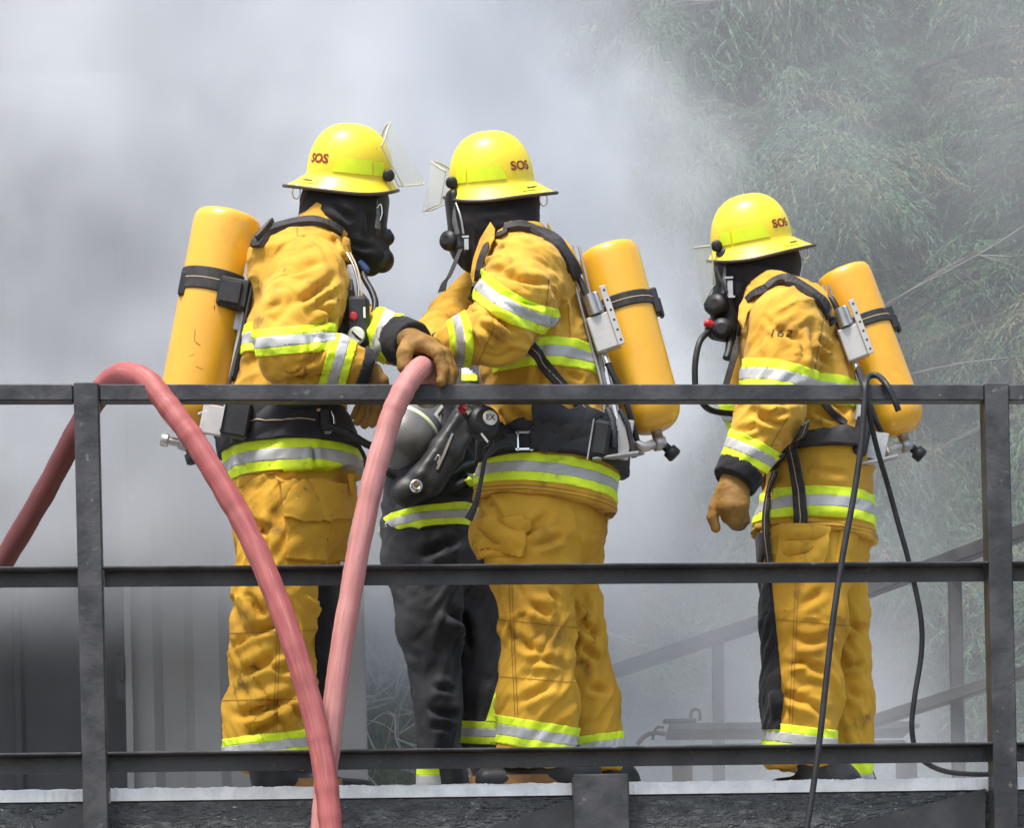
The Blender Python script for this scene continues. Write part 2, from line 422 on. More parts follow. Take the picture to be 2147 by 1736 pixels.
# ================================================================ conifers
def leafmat(name, c1, c2, c3):
    def ex(m, N, L, b):
        g = N.new('ShaderNodeObjectInfo')
        b.inputs['Subsurface Weight'].default_value = 0
    return mat(name, c1, c2, 1.6, .6, 0, dirt=c3, dscale=.9, dlo=.56, dhi=.66, spec=.3, extra=ex, lo=.3, hi=.7)
M_LEAF = [leafmat('conifer_green', (.045, .105, .048), (.10, .185, .085), (.15, .14, .06)),
          leafmat('conifer_grey_green', (.045, .10, .055), (.095, .165, .095), (.16, .135, .07)),
          leafmat('conifer_dry', (.09, .12, .055), (.18, .15, .075), (.23, .17, .085))]
def frond(rg, L=.5, droop=.5, nside=18, nl=20):
    """one drooping spray: list of thin blade triangles, grown along +x, bending to -z"""
    V_ = []
    for i in range(nside):
        t = (i + .5) / nside * (1 if i < nside - 1 else 1)
        base = np.array((L * t * (1 - .25 * droop * t), 0, -L * droop * t * t * .8))
        sgn = 1 if i % 2 else -1
        az = sgn * (.5 + .5 * rg.random()); el = -.3 - droop * .8 * rg.random()
        d = np.array((math.cos(az) * math.cos(el), math.sin(az) * math.cos(el), math.sin(el)))
        ll = L * (.42 * (1 - t * .55)) * (.7 + .6 * rg.random())
        for k in range(nl):
            u = (k + rg.random()) / nl
            p = base + d * ll * u + np.array((0, 0, -.35 * droop * ll * u * u))
            dd = d + rg.normal(0, .45, 3) + np.array((0, 0, -.55 * droop)); dd /= np.linalg.norm(dd)
            sd = np.cross(dd, rg.normal(0, 1, 3)); sd /= np.linalg.norm(sd)
            bl = .016 + .028 * rg.random(); bw = .0020 + .0015 * rg.random()
            V_ += [p - sd * bw, p + sd * bw, p + dd * bl]
    return np.array(V_)
rgf = np.random.default_rng(3)
FR = [[frond(rgf, .42 + .2 * rgf.random(), dr) for _ in range(4)] for dr in (.35, .9, 1.6)]
def crown_mesh(name, seed, h, r, nb, kinds, dens=1.0, matn=0):
    rg = np.random.default_rng(seed); out = []; mid = []; limbs = []
    for b in range(nb):
        z = h * (.06 + .94 * (b + rg.random()) / nb)
        az = rg.random() * 2 * math.pi
        ln = r * (1.05 - z / h) ** .6 * (.65 + .5 * rg.random())
        up = .25 - .5 * rg.random(); dr = .25 + .35 * rg.random()
        n = 9
        t = np.linspace(0, 1, n)
        pth = np.stack([np.cos(az) * ln * t, np.sin(az) * ln * t, z + ln * (up * t - dr * t * t)], 1)
        limbs.append(pth)
        kd = kinds[int(rg.random() * len(kinds))]
        clump = rg.random() < .12
        nf = int(dens * 26 * ln)
        if clump: nf = nf // 4
        cl = np.sort(.10 + .9 * rg.random(max(3, int(ln * 2.6)))); co_ = rg.normal(0, .10, (len(cl), 3))
        for k in range(nf):
            ci = int(rg.random() * len(cl)); u = np.clip(cl[ci] + rg.normal(0, .045), 0, 1)
            q = np.array([np.interp(u, t, pth[:, j]) for j in range(3)]) + co_[ci] + rg.normal(0, .075, 3)
            fr = FR[kd][int(rg.random() * 4)]
            a2 = az + rg.normal(0, .75); sc = .75 + .6 * rg.random(); tl = rg.normal(0, .35)
            ca, sa = math.cos(a2), math.sin(a2); ct, st = math.cos(tl), math.sin(tl)
            x, y, zz = fr[:, 0] * sc, fr[:, 1] * sc, fr[:, 2] * sc
            x, zz = x * ct - zz * st, x * st + zz * ct
            out.append(np.stack([x * ca - y * sa, x * sa + y * ca, zz], 1) + q)
            mid.append(np.full(len(fr) // 3, 0 if rg.random() < .82 else 1))
    v = np.concatenate(out); nf = len(v) // 3
    me = bpy.data.meshes.new(name)
    me.vertices.add(len(v)); me.vertices.foreach_set('co', v.astype(np.float32).ravel())
    me.loops.add(len(v)); me.loops.foreach_set('vertex_index', np.arange(len(v), dtype=np.int32))
    me.polygons.add(nf); me.polygons.foreach_set('loop_start', np.arange(0, len(v), 3, dtype=np.int32))
    me.materials.append(M_LEAF[matn]); me.materials.append(M_LEAF[2])
    me.polygons.foreach_set('material_index', np.concatenate(mid).astype(np.int32))
    me.update(); me.validate()
    m = MB()
    m.tube([(0, 0, 0), (.05, .02, h * .3), (-.03, .04, h * .65), (0, 0, h)], [.26, .2, .12, .02], 10)
    for pth in limbs: m.tube(pth[:, :], np.linspace(.035, .006, 9), 5, caps=False)
    mt = mesh_np('trunk', m.v, m.f, M_BARK, None, True).data
    bpy.data.objects.remove(COL.objects[-1])
    return me, mt
def bare_mesh(seed, z0, z1, n, r, fat=1.0):
    rg = np.random.default_rng(seed); m = MB()
    for _ in range(n):
        z = z0 + (z1 - z0) * rg.random(); az = -math.pi / 2 + rg.normal(0, .9); ln = r * (.8 + .5 * rg.random())
        p = [np.array((math.cos(az) * ln * .5, math.sin(az) * ln * .5, z))]
        d = np.array((math.cos(az + rg.normal(0, .7)), math.sin(az), rg.normal(-.1, .35)))
        for k in range(5):
            d = d + rg.normal(0, .28, 3); d /= np.linalg.norm(d); p.append(p[-1] + d * ln * .2)
        m.tube(spline(p, 4), np.linspace(.0052, .0012, 21) * fat, 5, caps=False)
        for k in range(5):
            b0 = p[1 + int(rg.random() * 4)]; d2 = d + rg.normal(0, .6, 3); d2 /= np.linalg.norm(d2)
            q = [b0, b0 + d2 * .18, b0 + d2 * .34 + rg.normal(0, .05, 3)]
            m.tube(spline(q, 3), np.linspace(.0032, .0009, 7) * fat, 4, caps=False)
    return m
CM = [crown_mesh('crown_a', 21, 11.0, 2.5, 135, (0, 0, 1, 1, 2), 1.05, 0), crown_mesh('crown_b', 22, 11.5, 2.5, 140, (1, 2, 2), 1.05, 1)]
TREES = [(3.15, 15.2, 0, 0.4, 1.0, 'bushy bright green conifer with upturned sprays at the right edge behind the stair handrail'),
         (1.35, 15.9, 1, 2.1, 1.0, 'drooping grey green conifer with hanging brown fronds between the two right-hand firefighters'),
         (-.45, 16.0, 0, 3.6, 1.02, 'dull green conifer hazed by smoke right behind the middle firefighter'),
         (-2.5, 16.4, 1, 5.2, .98, 'conifer almost hidden in thick smoke behind the shipping container'),
         (2.3, 17.9, 0, 1.4, 1.08, 'tall conifer standing further back between the bright bushy one and the drooping one'),
         (.5, 18.2, 1, 4.4, 1.1, 'tall drooping conifer standing further back behind the middle firefighter'),
         (-4.6, 17.6, 0, 2.9, 1.05, 'conifer at the left edge lost in the smoke above the container'),
         (4.7, 17.2, 1, .9, 1.05, 'drooping conifer cut off by the right edge of the view')]
for i, (x, y, k, rz, sc, lab) in enumerate(TREES):
    t = empty('conifer_tree', (x, y, 0), lab, 'tree', 'conifers behind the platform')
    t.rotation_euler.z = rz; t.scale = (sc, sc, sc)
    for nm, me in (('crown', CM[k][0]), ('trunk', CM[k][1])):
        o = bpy.data.objects.new(nm, me); COL.objects.link(o); o.parent = t
    bm_ = bare_mesh(50 + i, 2.2, 8.0, 14 if i < 3 else 6, 2.3)
    o = mesh_np('bare_branches', bm_.v, bm_.f, M_TWIG, None, True); o.parent = t
    o.rotation_euler.z = -rz

# ---------------------------------------------------------------- bare shrub seen between the legs
bb = bare_mesh(91, 2.3, 4.6, 60, .75, 1.5)
bs_ = empty('bare_shrub', (-.60, 14.0, 0), 'tangle of bare pale twigs seen between the container corner and the black trousers', 'shrub')
mb = MB(); mb.tube(spline([(-.58, 14.2, 0), (-.56, 14.15, 1.6), (-.64, 14.1, 3.0), (-.52, 14.0, 4.4)], 6), np.linspace(.05, .012, 19), 8); mb.build('trunk', M_BARK, bs_)
v_ = np.array(bb.v) * np.array((1, .8, 1)) + np.array((-.60, 14.0, 0)); o = mesh_np('twigs', v_, bb.f, M_TWIGPALE, bs_, True); o['kind'] = 'stuff'
# ================================================================ smoke
def smoke_box(name, lo, hi, build, label=None, color=(.925, .945, .972), aniso=.15):
    m = bpy.data.materials.new(name); m.use_nodes = True; N = m.node_tree.nodes; L = m.node_tree.links
    N.remove(N['Principled BSDF']); out = N['Material Output']
    pv = N.new('ShaderNodeVolumePrincipled'); pv.inputs['Color'].default_value = (*color, 1); pv.inputs['Anisotropy'].default_value = aniso
    L.new(pv.outputs['Volume'], out.inputs['Volume'])
    tc = N.new('ShaderNodeTexCoord'); sp = N.new('ShaderNodeSeparateXYZ'); L.new(tc.outputs['Object'], sp.inputs['Vector'])
    def val(x):
        return x
    def math_(op, a, b=None, c=None):
        n = N.new('ShaderNodeMath'); n.operation = op
        for i, v in enumerate((a, b, c)):
            if v is None: continue
            if isinstance(v, (int, float)): n.inputs[i].default_value = v
            else: L.new(v, n.inputs[i])
        return n.outputs[0]
    def ramp(v, a, b, lo_=0., hi_=1.):
        n = N.new('ShaderNodeMapRange'); n.interpolation_type = 'SMOOTHSTEP'
        n.inputs['From Min'].default_value = a; n.inputs['From Max'].default_value = b
        n.inputs['To Min'].default_value = lo_; n.inputs['To Max'].default_value = hi_
        L.new(v, n.inputs['Value']); return n.outputs['Result']
    def noise(sc, det=3, rg=.5, stretch=(1, 1, 1), off=(0, 0, 0)):
        mp = N.new('ShaderNodeMapping'); mp.inputs['Scale'].default_value = stretch; mp.inputs['Location'].default_value = off
        L.new(tc.outputs['Object'], mp.inputs['Vector'])
        n = N.new('ShaderNodeTexNoise'); n.inputs['Scale'].default_value = sc; n.inputs['Detail'].default_value = det; n.inputs['Roughness'].default_value = rg
        L.new(mp.outputs['Vector'], n.inputs['Vector']); return n.outputs['Fac']
    d = build(sp.outputs[0], sp.outputs[1], sp.outputs[2], math_, ramp, noise)
    L.new(d, pv.inputs['Density'])
    b = MB(); lo = np.array(lo, float); hi = np.array(hi, float); b.box((lo + hi) / 2, hi - lo)
    o = b.build(name, m); tag(o, label, None, None, 'stuff')
    return o
def dens(x, y, z, M, ramp, noise):
    nb = noise(.62, 2, .5, off=(5.3, 0, 2.2)); n1 = noise(1.25, 4, .58, stretch=(1, 1, .8), off=(3.1, 0, 1.2)); n2 = noise(2.7, 5, .6)
    # main bank: left of a wavering edge that leans left with height
    xe = M('ADD', x, M('MULTIPLY', M('SUBTRACT', n1, .5), -1.5))
    xe = M('ADD', xe, M('MULTIPLY', M('SUBTRACT', nb, .5), -1.0))
    xe = M('ADD', xe, M('MULTIPLY', M('MAXIMUM', M('SUBTRACT', z, 4.9), 0), .30))
    left = ramp(xe, .72, -.05)
    up = ramp(z, 3.0, 3.8, .008, 1.0)
    top = M('MAXIMUM', ramp(z, 5.15, 5.65, 1.0, .42), ramp(M('ABSOLUTE', M('ADD', x, 1.15)), .4, 1.1))
    bill = ramp(n1, .36, .64, .18, 1.7)
    big = ramp(nb, .3, .7, .6, 1.4)
    fine = ramp(n2, .36, .64, .35, 1.65)
    a = M('MULTIPLY', M('MULTIPLY', left, up), M('MULTIPLY', top, M('ADD', M('MULTIPLY', big, M('MULTIPLY', bill, fine)), ramp(x, .3, -.7, .06, .45))))
    a = M('MULTIPLY', a, 2.1)
    # thin smoke drifting right
    thin = M('MULTIPLY', M('MULTIPLY', bill, big), .092)
    thin = M('MULTIPLY', thin, ramp(x, .9, 2.4, 1.0, .62))
    thin = M('MULTIPLY', thin, M('MAXIMUM', ramp(x, -.3, .5), ramp(z, 3.2, 4.0, .06, .5)))
    # low smoke over the tray
    lx = ramp(M('ABSOLUTE', M('SUBTRACT', x, .85)), .25, 1.25, 1.0, 0.0)
    low = M('MULTIPLY', M('MULTIPLY', lx, ramp(z, 2.5, 3.9, 1.0, .0)), M('MULTIPLY', bill, .40))
    return M('ADD', a, M('ADD', thin, low))
smoke_box('smoke', (-5.5, 9.25, 1.2), (5.5, 13.2, 8.2), dens, 'pale grey smoke drifting over the container and across the trees')
# ================================================================ clothed figures: implicit bodies meshed with surface nets
_perm = np.random.default_rng(5).permutation(256); _perm = np.concatenate([_perm, _perm])
_grad = np.random.default_rng(6).normal(size=(256, 3)); _grad /= np.linalg.norm(_grad, axis=1)[:, None]
def perlin(p):
    pi = np.floor(p).astype(int); pf = p - pi; u = pf ** 3 * (pf * (pf * 6 - 15) + 10)
    X, Y_, Z = (pi[:, 0] & 255, pi[:, 1] & 255, pi[:, 2] & 255)
    r = 0
    for i in (0, 1):
        for j in (0, 1):
            for k in (0, 1):
                h = _perm[_perm[_perm[(X + i) & 255] + ((Y_ + j) & 255)] + ((Z + k) & 255)]
                g = np.einsum('ij,ij->i', _grad[h], pf - np.array((i, j, k)))
                r = r + g * (u[:, 0] if i else 1 - u[:, 0]) * (u[:, 1] if j else 1 - u[:, 1]) * (u[:, 2] if k else 1 - u[:, 2])
    return r
YAX = np.array((0, 1.0, 0))
class Bone:
    def __init__(s, a, b, ra, rb, u=YAX, tag='', k=.03, capa=None, capb=None):
        s.a, s.b = np.asarray(a, float), np.asarray(b, float)
        s.ra = (ra, ra) if np.isscalar(ra) else ra; s.rb = (rb, rb) if np.isscalar(rb) else rb
        d = s.b - s.a; s.L = np.linalg.norm(d); s.n = d / s.L
        u = np.asarray(u, float); u = u - s.n * np.dot(u, s.n); s.u = u / np.linalg.norm(u); s.w = np.cross(s.n, s.u)
        s.tag = tag; s.k = k; s.capa, s.capb = capa, capb
    def ev(s, p, full=False):
        q = p - s.a; ax = q @ s.n; t = np.clip(ax / s.L, 0, 1)
        qa = ax - t * s.L; qu = q @ s.u; qw = q @ s.w
        ru = s.ra[0] + (s.rb[0] - s.ra[0]) * t; rw = s.ra[1] + (s.rb[1] - s.ra[1]) * t
        rm = np.minimum(ru, rw)
        k = np.sqrt((qu / ru) ** 2 + (qw / rw) ** 2 + (qa / rm) ** 2)
        d = (k - 1) * rm
        if s.capb is not None: d = np.maximum(d, ax - s.L)
        if s.capa is not None: d = np.maximum(d, -ax)
        if full: return d, ax, np.arctan2(qu / ru, qw / rw)
        return d
def field(bones, p):
    d = bones[0].ev(p)
    for b in bones[1:]:
        e = b.ev(p)
        if b.k <= 0: d = np.minimum(d, e); continue
        h = np.clip(.5 + .5 * (d - e) / b.k, 0, 1)
        d = d + (e - d) * h - b.k * h * (1 - h)
    return d
def nets(fn, lo, hi, h):
    n = np.ceil((hi - lo) / h).astype(int) + 1
    ax = [lo[i] + h * np.arange(n[i]) for i in range(3)]
    g = np.stack(np.meshgrid(*ax, indexing='ij'), -1).reshape(-1, 3)
    val = np.concatenate([fn(g[i:i + 400000]) for i in range(0, len(g), 400000)]).reshape(n)
    ins = val < 0
    C = [(i, j, k) for i in (0, 1) for j in (0, 1) for k in (0, 1)]
    sl = lambda A, c: A[c[0]:n[0] - 1 + c[0], c[1]:n[1] - 1 + c[1], c[2]:n[2] - 1 + c[2]]
    cnt = sum(sl(ins, c).astype(int) for c in C)
    act = (cnt > 0) & (cnt < 8)
    idx = np.argwhere(act)
    cv = np.stack([sl(val, c)[act] for c in C], 1)
    acc = np.zeros((len(idx), 3)); num = np.zeros(len(idx))
    for a in range(8):
        for b in range(a + 1, 8):
            dd = np.abs(np.array(C[a]) - np.array(C[b]))
            if dd.sum() != 1: continue
            va, vb = cv[:, a], cv[:, b]; cr = (va < 0) != (vb < 0)
            t = np.where(cr, va / np.where(cr, va - vb, 1), 0)
            pos = np.array(C[a]) + t[:, None] * (np.array(C[b]) - np.array(C[a]))
            acc += np.where(cr[:, None], pos, 0); num += cr
    verts = lo + h * (idx + acc / num[:, None])
    vid = -np.ones(n - 1, dtype=int); vid[act] = np.arange(len(idx))
    quads = []
    for axn in range(3):
        o = [q for q in range(3) if q != axn]
        s0 = [slice(None)] * 3; s1 = [slice(None)] * 3
        s0[axn] = slice(0, n[axn] - 1); s1[axn] = slice(1, n[axn])
        for q in o: s0[q] = slice(1, n[q] - 1); s1[q] = slice(1, n[q] - 1)
        A, B = ins[tuple(s0)], ins[tuple(s1)]
        e = np.argwhere(A != B)
        if not len(e): continue
        sign = A[tuple(e.T)]
        base = e.copy(); base[:, o[0]] += 1; base[:, o[1]] += 1
        def v(d0, d1):
            q = base.copy(); q[:, o[0]] += d0; q[:, o[1]] += d1
            return vid[tuple(q.T)]
        Q = np.stack([v(-1, -1), v(0, -1), v(0, 0), v(-1, 0)], 1)
        flip = sign if axn != 1 else ~sign
        Q[~flip] = Q[~flip][:, ::-1]
        quads.append(Q)
    quads = np.concatenate(quads)
    quads = quads[(quads >= 0).all(1)]
    return verts, quads
def normals(v, q):
    n = np.zeros_like(v)
    fn = np.cross(v[q[:, 2]] - v[q[:, 0]], v[q[:, 3]] - v[q[:, 1]])
    for i in range(4): np.add.at(n, q[:, i], fn)
    return n / (np.linalg.norm(n, axis=1)[:, None] + 1e-12)
def lap(v, q, it, lam=.5):
    e = np.concatenate([q[:, [0, 1]], q[:, [1, 2]], q[:, [2, 3]], q[:, [3, 0]]])
    deg = np.zeros(len(v)); np.add.at(deg, e[:, 0], 1); np.add.at(deg, e[:, 1], 1)
    for _ in range(it):
        s = np.zeros_like(v); np.add.at(s, e[:, 0], v[e[:, 1]]); np.add.at(s, e[:, 1], v[e[:, 0]])
        v = v + lam * (s / deg[:, None] - v)
    return v
def pix(v):
    """where world points are seen in the 2147 wide view"""
    q = v - ORG; a = q[:, 0] / q[:, 1]; b = q[:, 2] / q[:, 1]
    return np.stack([CX + F * (a * CR - b * SR), PPY - F * (a * SR + b * CR)], 1)
class Surf:
    """a meshed implicit garment with bone coordinates for every vertex"""
    def __init__(s, bones, h=.008, cuts=(), it=3, extra=None, pad=.05):
        s.bones = bones
        R_ = [max(max(b.ra), max(b.rb)) for b in bones]
        lo = np.min([np.minimum(b.a, b.b) - r for b, r in zip(bones, R_)], 0) - pad
        hi = np.max([np.maximum(b.a, b.b) + r for b, r in zip(bones, R_)], 0) + pad
        def fn(p):
            d = field(bones, p)
            for o, n in cuts: d = np.maximum(d, (p - np.asarray(o)) @ np.asarray(n))
            if extra: d = extra(p, d)
            return d
        s.v, s.q = nets(fn, lo, hi, h)
        s.v = lap(s.v, s.q, it)
        s.gain = 1.0
        s.coords()
    def coords(s):
        D = []; A = []; T = []
        for b in s.bones:
            d, a, t = b.ev(s.v, True); D.append(d); A.append(a); T.append(t)
        D, A, T = np.array(D), np.array(A), np.array(T)
        s.bid = D.argmin(0); ii = np.arange(len(s.v))
        s.ax = A[s.bid, ii]; s.th = T[s.bid, ii]; s.D = D; s.A = A
        s.n = normals(s.v, s.q)
    def sel(s, *tags):
        return np.isin(s.bid, [i for i, b in enumerate(s.bones) if b.tag in tags])
    def along(s, tags):
        """distance along a chain of bones"""
        off = 0; out = np.full(len(s.v), -9.0)
        for tg in tags:
            for i, b in enumerate(s.bones):
                if b.tag == tg:
                    m = s.bid == i; out[m] = off + s.ax[m]; off += b.L
        return out
    def push(s, h): s.v = s.v + s.n * h[:, None]; s.n = normals(s.v, s.q)
    def folds(s, tags, amp, ft, fth, shear=0.0, seed=0.0, centre=None, width=.1, base=.15, sharp=1.0):
        """cloth folds running round the limb, strongest near 'centre' (distance along the chain)"""
        a = s.along(tags); m = a > -8; h = np.zeros(len(s.v))
        th = s.th; p = np.stack([a * ft + shear * np.sin(th + seed), np.cos(th) * fth * .62 + seed, np.sin(th) * fth * .62 + seed * .7], 1)
        wv = p * .6 + 11.3
        p = p + .45 * np.stack([perlin(wv), perlin(wv + 5), perlin(wv + 9)], 1)
        n = perlin(p); r = 1 - np.minimum(np.abs(n) * 2.6, 1); r = r ** sharp - .35
        n2 = perlin(p * 1.9 + 3.1); r = r + .45 * (np.abs(n2) * 2 - .35); r = r + .24 * (np.abs(perlin(p * 3.7 + 8)) * 2 - .35)
        w_ = np.full(len(a), 1.0)
        if centre is not None:
            w_ = base + (1 - base) * np.max([np.exp(-((a - c) / width) ** 2) for c in np.atleast_1d(centre)], 0)
        h[m] = (1.25 * amp * r * w_)[m]
        s.push(h)
    def rumple(s, amp, sc, seed=0.0, stretch=(1, 1, 1)):
        p = s.v * np.array(stretch) * sc + seed
        s.push(amp * (np.abs(perlin(p)) * 2 - .4 + .5 * perlin(p * 2.3)))
    def crease(s, lines):
        """single folds drawn in the view: (x0,y0,x1,y1,halfwidth px,depth m)"""
        face = np.clip((-(s.n @ np.array((0, 1.0, -.2)))) * 2.2 + .1, 0, 1)
        px = pix(s.v); h = np.zeros(len(s.v))
        for L_ in lines:
            x0, y0, x1, y1, wd, dp = L_[:6]
            d = np.array((x1 - x0, y1 - y0), float); ln = np.hypot(*d); d /= ln
            q = px - np.array((x0, y0)); t = q @ d / ln; dist = q @ np.array((-d[1], d[0]))
            if len(L_) > 6: dist = dist - L_[6] * 4 * t * (1 - t)
            en = np.clip(np.minimum(t, 1 - t) * 2.3 + .02, 0, 1); en = en * en * (3 - 2 * en)
            h += 1.8 * en * dp * (-np.exp(-(dist / wd) ** 2) + .7 * np.exp(-((dist - 1.9 * wd) / (1.3 * wd)) ** 2) + .45 * np.exp(-((dist + 2.1 * wd) / (1.5 * wd)) ** 2))
        s.push(h * face)
    def seam(s, parent, fields, mask=None, name='seam', m=None):
        v, f = s.patch(fields, mask, .0016, False)
        return mesh_np(name, v, f, m or M_SEAM, parent) if len(v) else None
    def obj(s, name, m, parent):
        s.o = mesh_np(name, s.v, s.q, m, parent); return s.o
    def bvh(s):
        return BVHTree.FromPolygons([tuple(x) for x in s.v], [tuple(x) for x in s.q])
    def patch(s, fields, mask=None, off=.004, skirt=True, largest=False):
        """cut the part of the surface where every field lies in its range; returns verts, faces"""
        F_ = [np.asarray(f[0]) for f in fields]
        ok = np.ones(len(s.q), bool)
        if mask is not None: ok &= mask[s.q].all(1)
        for f, (x, lo, hi) in zip(F_, fields):
            fq = f[s.q]; ok &= (fq.max(1) >= lo) & (fq.min(1) <= hi)
        vs = {}; V_ = []; N_ = []; FA = []
        def vert(key, p, n):
            if key not in vs: vs[key] = len(V_); V_.append(p); N_.append(n)
            return vs[key]
        for q in s.q[ok]:
            poly = [(s.v[i], s.n[i], [f[i] for f in F_]) for i in q]
            for fi, (x, lo, hi) in enumerate(fields):
                for lim, sg in ((lo, 1), (hi, -1)):
                    if abs(lim) > 1e8: continue
                    out = []
                    for i in range(len(poly)):
                        A, B = poly[i], poly[(i + 1) % len(poly)]
                        da, db = (A[2][fi] - lim) * sg, (B[2][fi] - lim) * sg
                        if da >= 0: out.append(A)
                        if (da >= 0) != (db >= 0):
                            t = da / (da - db)
                            out.append((A[0] + (B[0] - A[0]) * t, A[1] + (B[1] - A[1]) * t, [a + (b - a) * t for a, b in zip(A[2], B[2])]))
                    poly = out
                    if len(poly) < 3: break
                if len(poly) < 3: break
            if len(poly) < 3: continue
            ids = []
            for p, n, _ in poly:
                i = vert(tuple(np.round(p, 6)), p, n)
                if not ids or ids[-1] != i: ids.append(i)
            if len(ids) > 2 and ids[0] == ids[-1]: ids.pop()
            if len(ids) > 2 and len(set(ids)) == len(ids): FA.append(ids)
        if not FA: return np.zeros((0, 3)), []
        V_ = np.array(V_); N_ = np.array(N_); N_ /= np.linalg.norm(N_, axis=1)[:, None]
        par = list(range(len(V_)))
        def find(i):
            while par[i] != i: par[i] = par[par[i]]; i = par[i]
            return i
        for f in FA:
            for i in f[1:]:
                a, b = find(f[0]), find(i)
                if a != b: par[a] = b
        rt = [find(f[0]) for f in FA]; cnt = {}
        for q in rt: cnt[q] = cnt.get(q, 0) + 1
        big = max(cnt.values())
        FA = [f for f, q in zip(FA, rt) if cnt[q] >= (big if largest else max(3, .06 * big))]
        top = V_ + N_ * off
        if skirt:
            edges = {}
            for f in FA:
                for i in range(len(f)):
                    a, b = f[i], f[(i + 1) % len(f)]
                    edges[(a, b)] = edges.get((a, b), 0) + 1
            low = {}
            ex = []
            def lowv(i):
                if i not in low: low[i] = len(top) + len(ex); ex.append(V_[i] - N_[i] * .003)
                return low[i]
            for (a, b) in list(edges):
                if (b, a) not in edges: FA.append([b, a, lowv(a), lowv(b)])
            if ex: top = np.vstack([top, np.array(ex)])
        return top, FA
    def patch_obj(s, name, m, parent, fields, mask=None, off=.004, largest=False):
        v, f = s.patch(fields, mask, off, True, largest)
        if not len(v): print('EMPTY PATCH', name); return None
        return mesh_np(name, v, f, m, parent)
    def band(s, name, parent, val, lo, hi, mask=None, off=.004, mats=None, parts=(.31, .69), extra=()):
        """lime / silver / lime trim as one strip"""
        V_ = []; F_ = []; M_ = []; n = 0
        L_ = hi - lo; cuts = [lo, lo + L_ * parts[0], lo + L_ * parts[1], hi]
        for i in range(3):
            v, f = s.patch([(val, cuts[i], cuts[i + 1])] + list(extra), mask, off + (.0006 if i == 1 else 0))
            if not len(v): continue
            V_.append(v); F_ += [[a + n for a in x] for x in f]; M_ += [1 if i == 1 else 0] * len(f); n += len(v)
        if not V_: print('EMPTY BAND', name); return
        return mesh_np(name, np.concatenate(V_), F_, mats or [M_LIME, M_SILVER], parent, True, M_)
def hit(bvh, px, py, off=0.0, default=None):
    r = ray(px, py); d = Vector(r).normalized()
    loc, n, i, ds = bvh.ray_cast(Vector(ORG), d)
    if loc is None:
        return (P(px, py, default), np.array((0, -1.0, 0))) if default else (None, None)
    n = np.array(n)
    if n @ r > 0: n = -n
    return np.array(loc) + n * off, n
def strap(bvhs, name, parent, pts, wpx, m, thick=.006, off=.003, n=6, default=None, line=None, maxjump=.09):
    """webbing laid over whatever the view ray meets"""
    if not isinstance(bvhs, (list, tuple)): bvhs = [bvhs]
    q = spline([(a, b, 0) for a, b in pts], n)[:, :2]
    ps = []; ns = []
    dd = None if default is None else (np.interp(np.linspace(0, 1, len(q)), np.linspace(0, 1, len(default)), default) if not np.isscalar(default) else np.full(len(q), default))
    for i, (a, b) in enumerate(q):
        best = None
        for bv in bvhs:
            p, nn = hit(bv, a, b, off)
            if p is not None and (best is None or p[1] < best[0][1]): best = (p, nn)
        if best is None or (dd is not None and best[0][1] > dd[i] + .25):
            if dd is None: continue
            best = (P(a, b, dd[i]), np.array((0, -1.0, .1)))
        ps.append(best[0]); ns.append(best[1])
    ps = np.array(ps); ns = np.array(ns)
    for _ in range(3):
        ps[1:-1] = .5 * ps[1:-1] + .25 * (ps[:-2] + ps[2:]); ns[1:-1] = .5 * ns[1:-1] + .25 * (ns[:-2] + ns[2:])
    ns /= np.linalg.norm(ns, axis=1)[:, None]
    tn = np.gradient(ps, axis=0); tn /= np.linalg.norm(tn, axis=1)[:, None] + 1e-9
    sd = np.cross(tn, ns); sd /= np.linalg.norm(sd, axis=1)[:, None] + 1e-9
    ns = np.cross(sd, tn)
    wd = np.interp(np.linspace(0, 1, len(ps)), np.linspace(0, 1, np.size(wpx)), np.atleast_1d(wpx)) / F * ps[:, 1]
    mb = MB(); mb.strip(ps, sd, ns, wd, thick)
    o = mb.build(name, m, parent)
    if line is not None:
        mb = MB(); mb.strip(ps + ns * (thick), sd, ns, wd * .07, .0008); mb.build('stitch_line', line, o)
    return o
def tubeobj(name, parent, pts, r, m, n=6, seg=10):
    mb = MB(); pp = spline(pts, n); r = np.interp(np.linspace(0, 1, len(pp)), np.linspace(0, 1, np.size(r)), np.atleast_1d(r))
    mb.tube(pp, r, seg); return mb.build(name, m, parent)
# ================================================================ materials of the gear
def clothx(m, N, L, b):
    pass
M_GOLD = mat('gold_turnout_cloth', (.585, .33, .036), (.51, .27, .025), 5, .8, 0, .0006, 300, dirt=(.36, .185, .025), dscale=6, dlo=.52, dhi=.74, sheen=.1, spec=.2, ridge=.012, rscale=8, rstretch=(1.0, 1.0, 1.7), dirt_or_glint=(.26, .14, .03), d2scale=16, d2lo=.58, d2hi=.76)
M_GOLDDIRTY = mat('sooty_gold_cloth', (.58, .33, .036), (.50, .265, .026), 4, .82, 0, .0006, 300, dirt=(.34, .18, .028), dscale=4.5, dlo=.52, dhi=.74, spec=.2, ridge=.013, rscale=7.5, rstretch=(1.0, 1.0, 1.6), dirt_or_glint=(.10, .058, .02), d2scale=7, d2lo=.57, d2hi=.76)
M_LIME = mat('lime_trim', (.72, .90, .03), (.60, .78, .03), 18, .6, 0, .0003, 300, dirt=(.42, .55, .05), dscale=14, dlo=.55, dhi=.75, spec=.3, ridge=.0016, rscale=16, rstretch=(1, 1, .6), dirt_or_glint=(.26, .30, .05), d2scale=34, d2lo=.66, d2hi=.76)
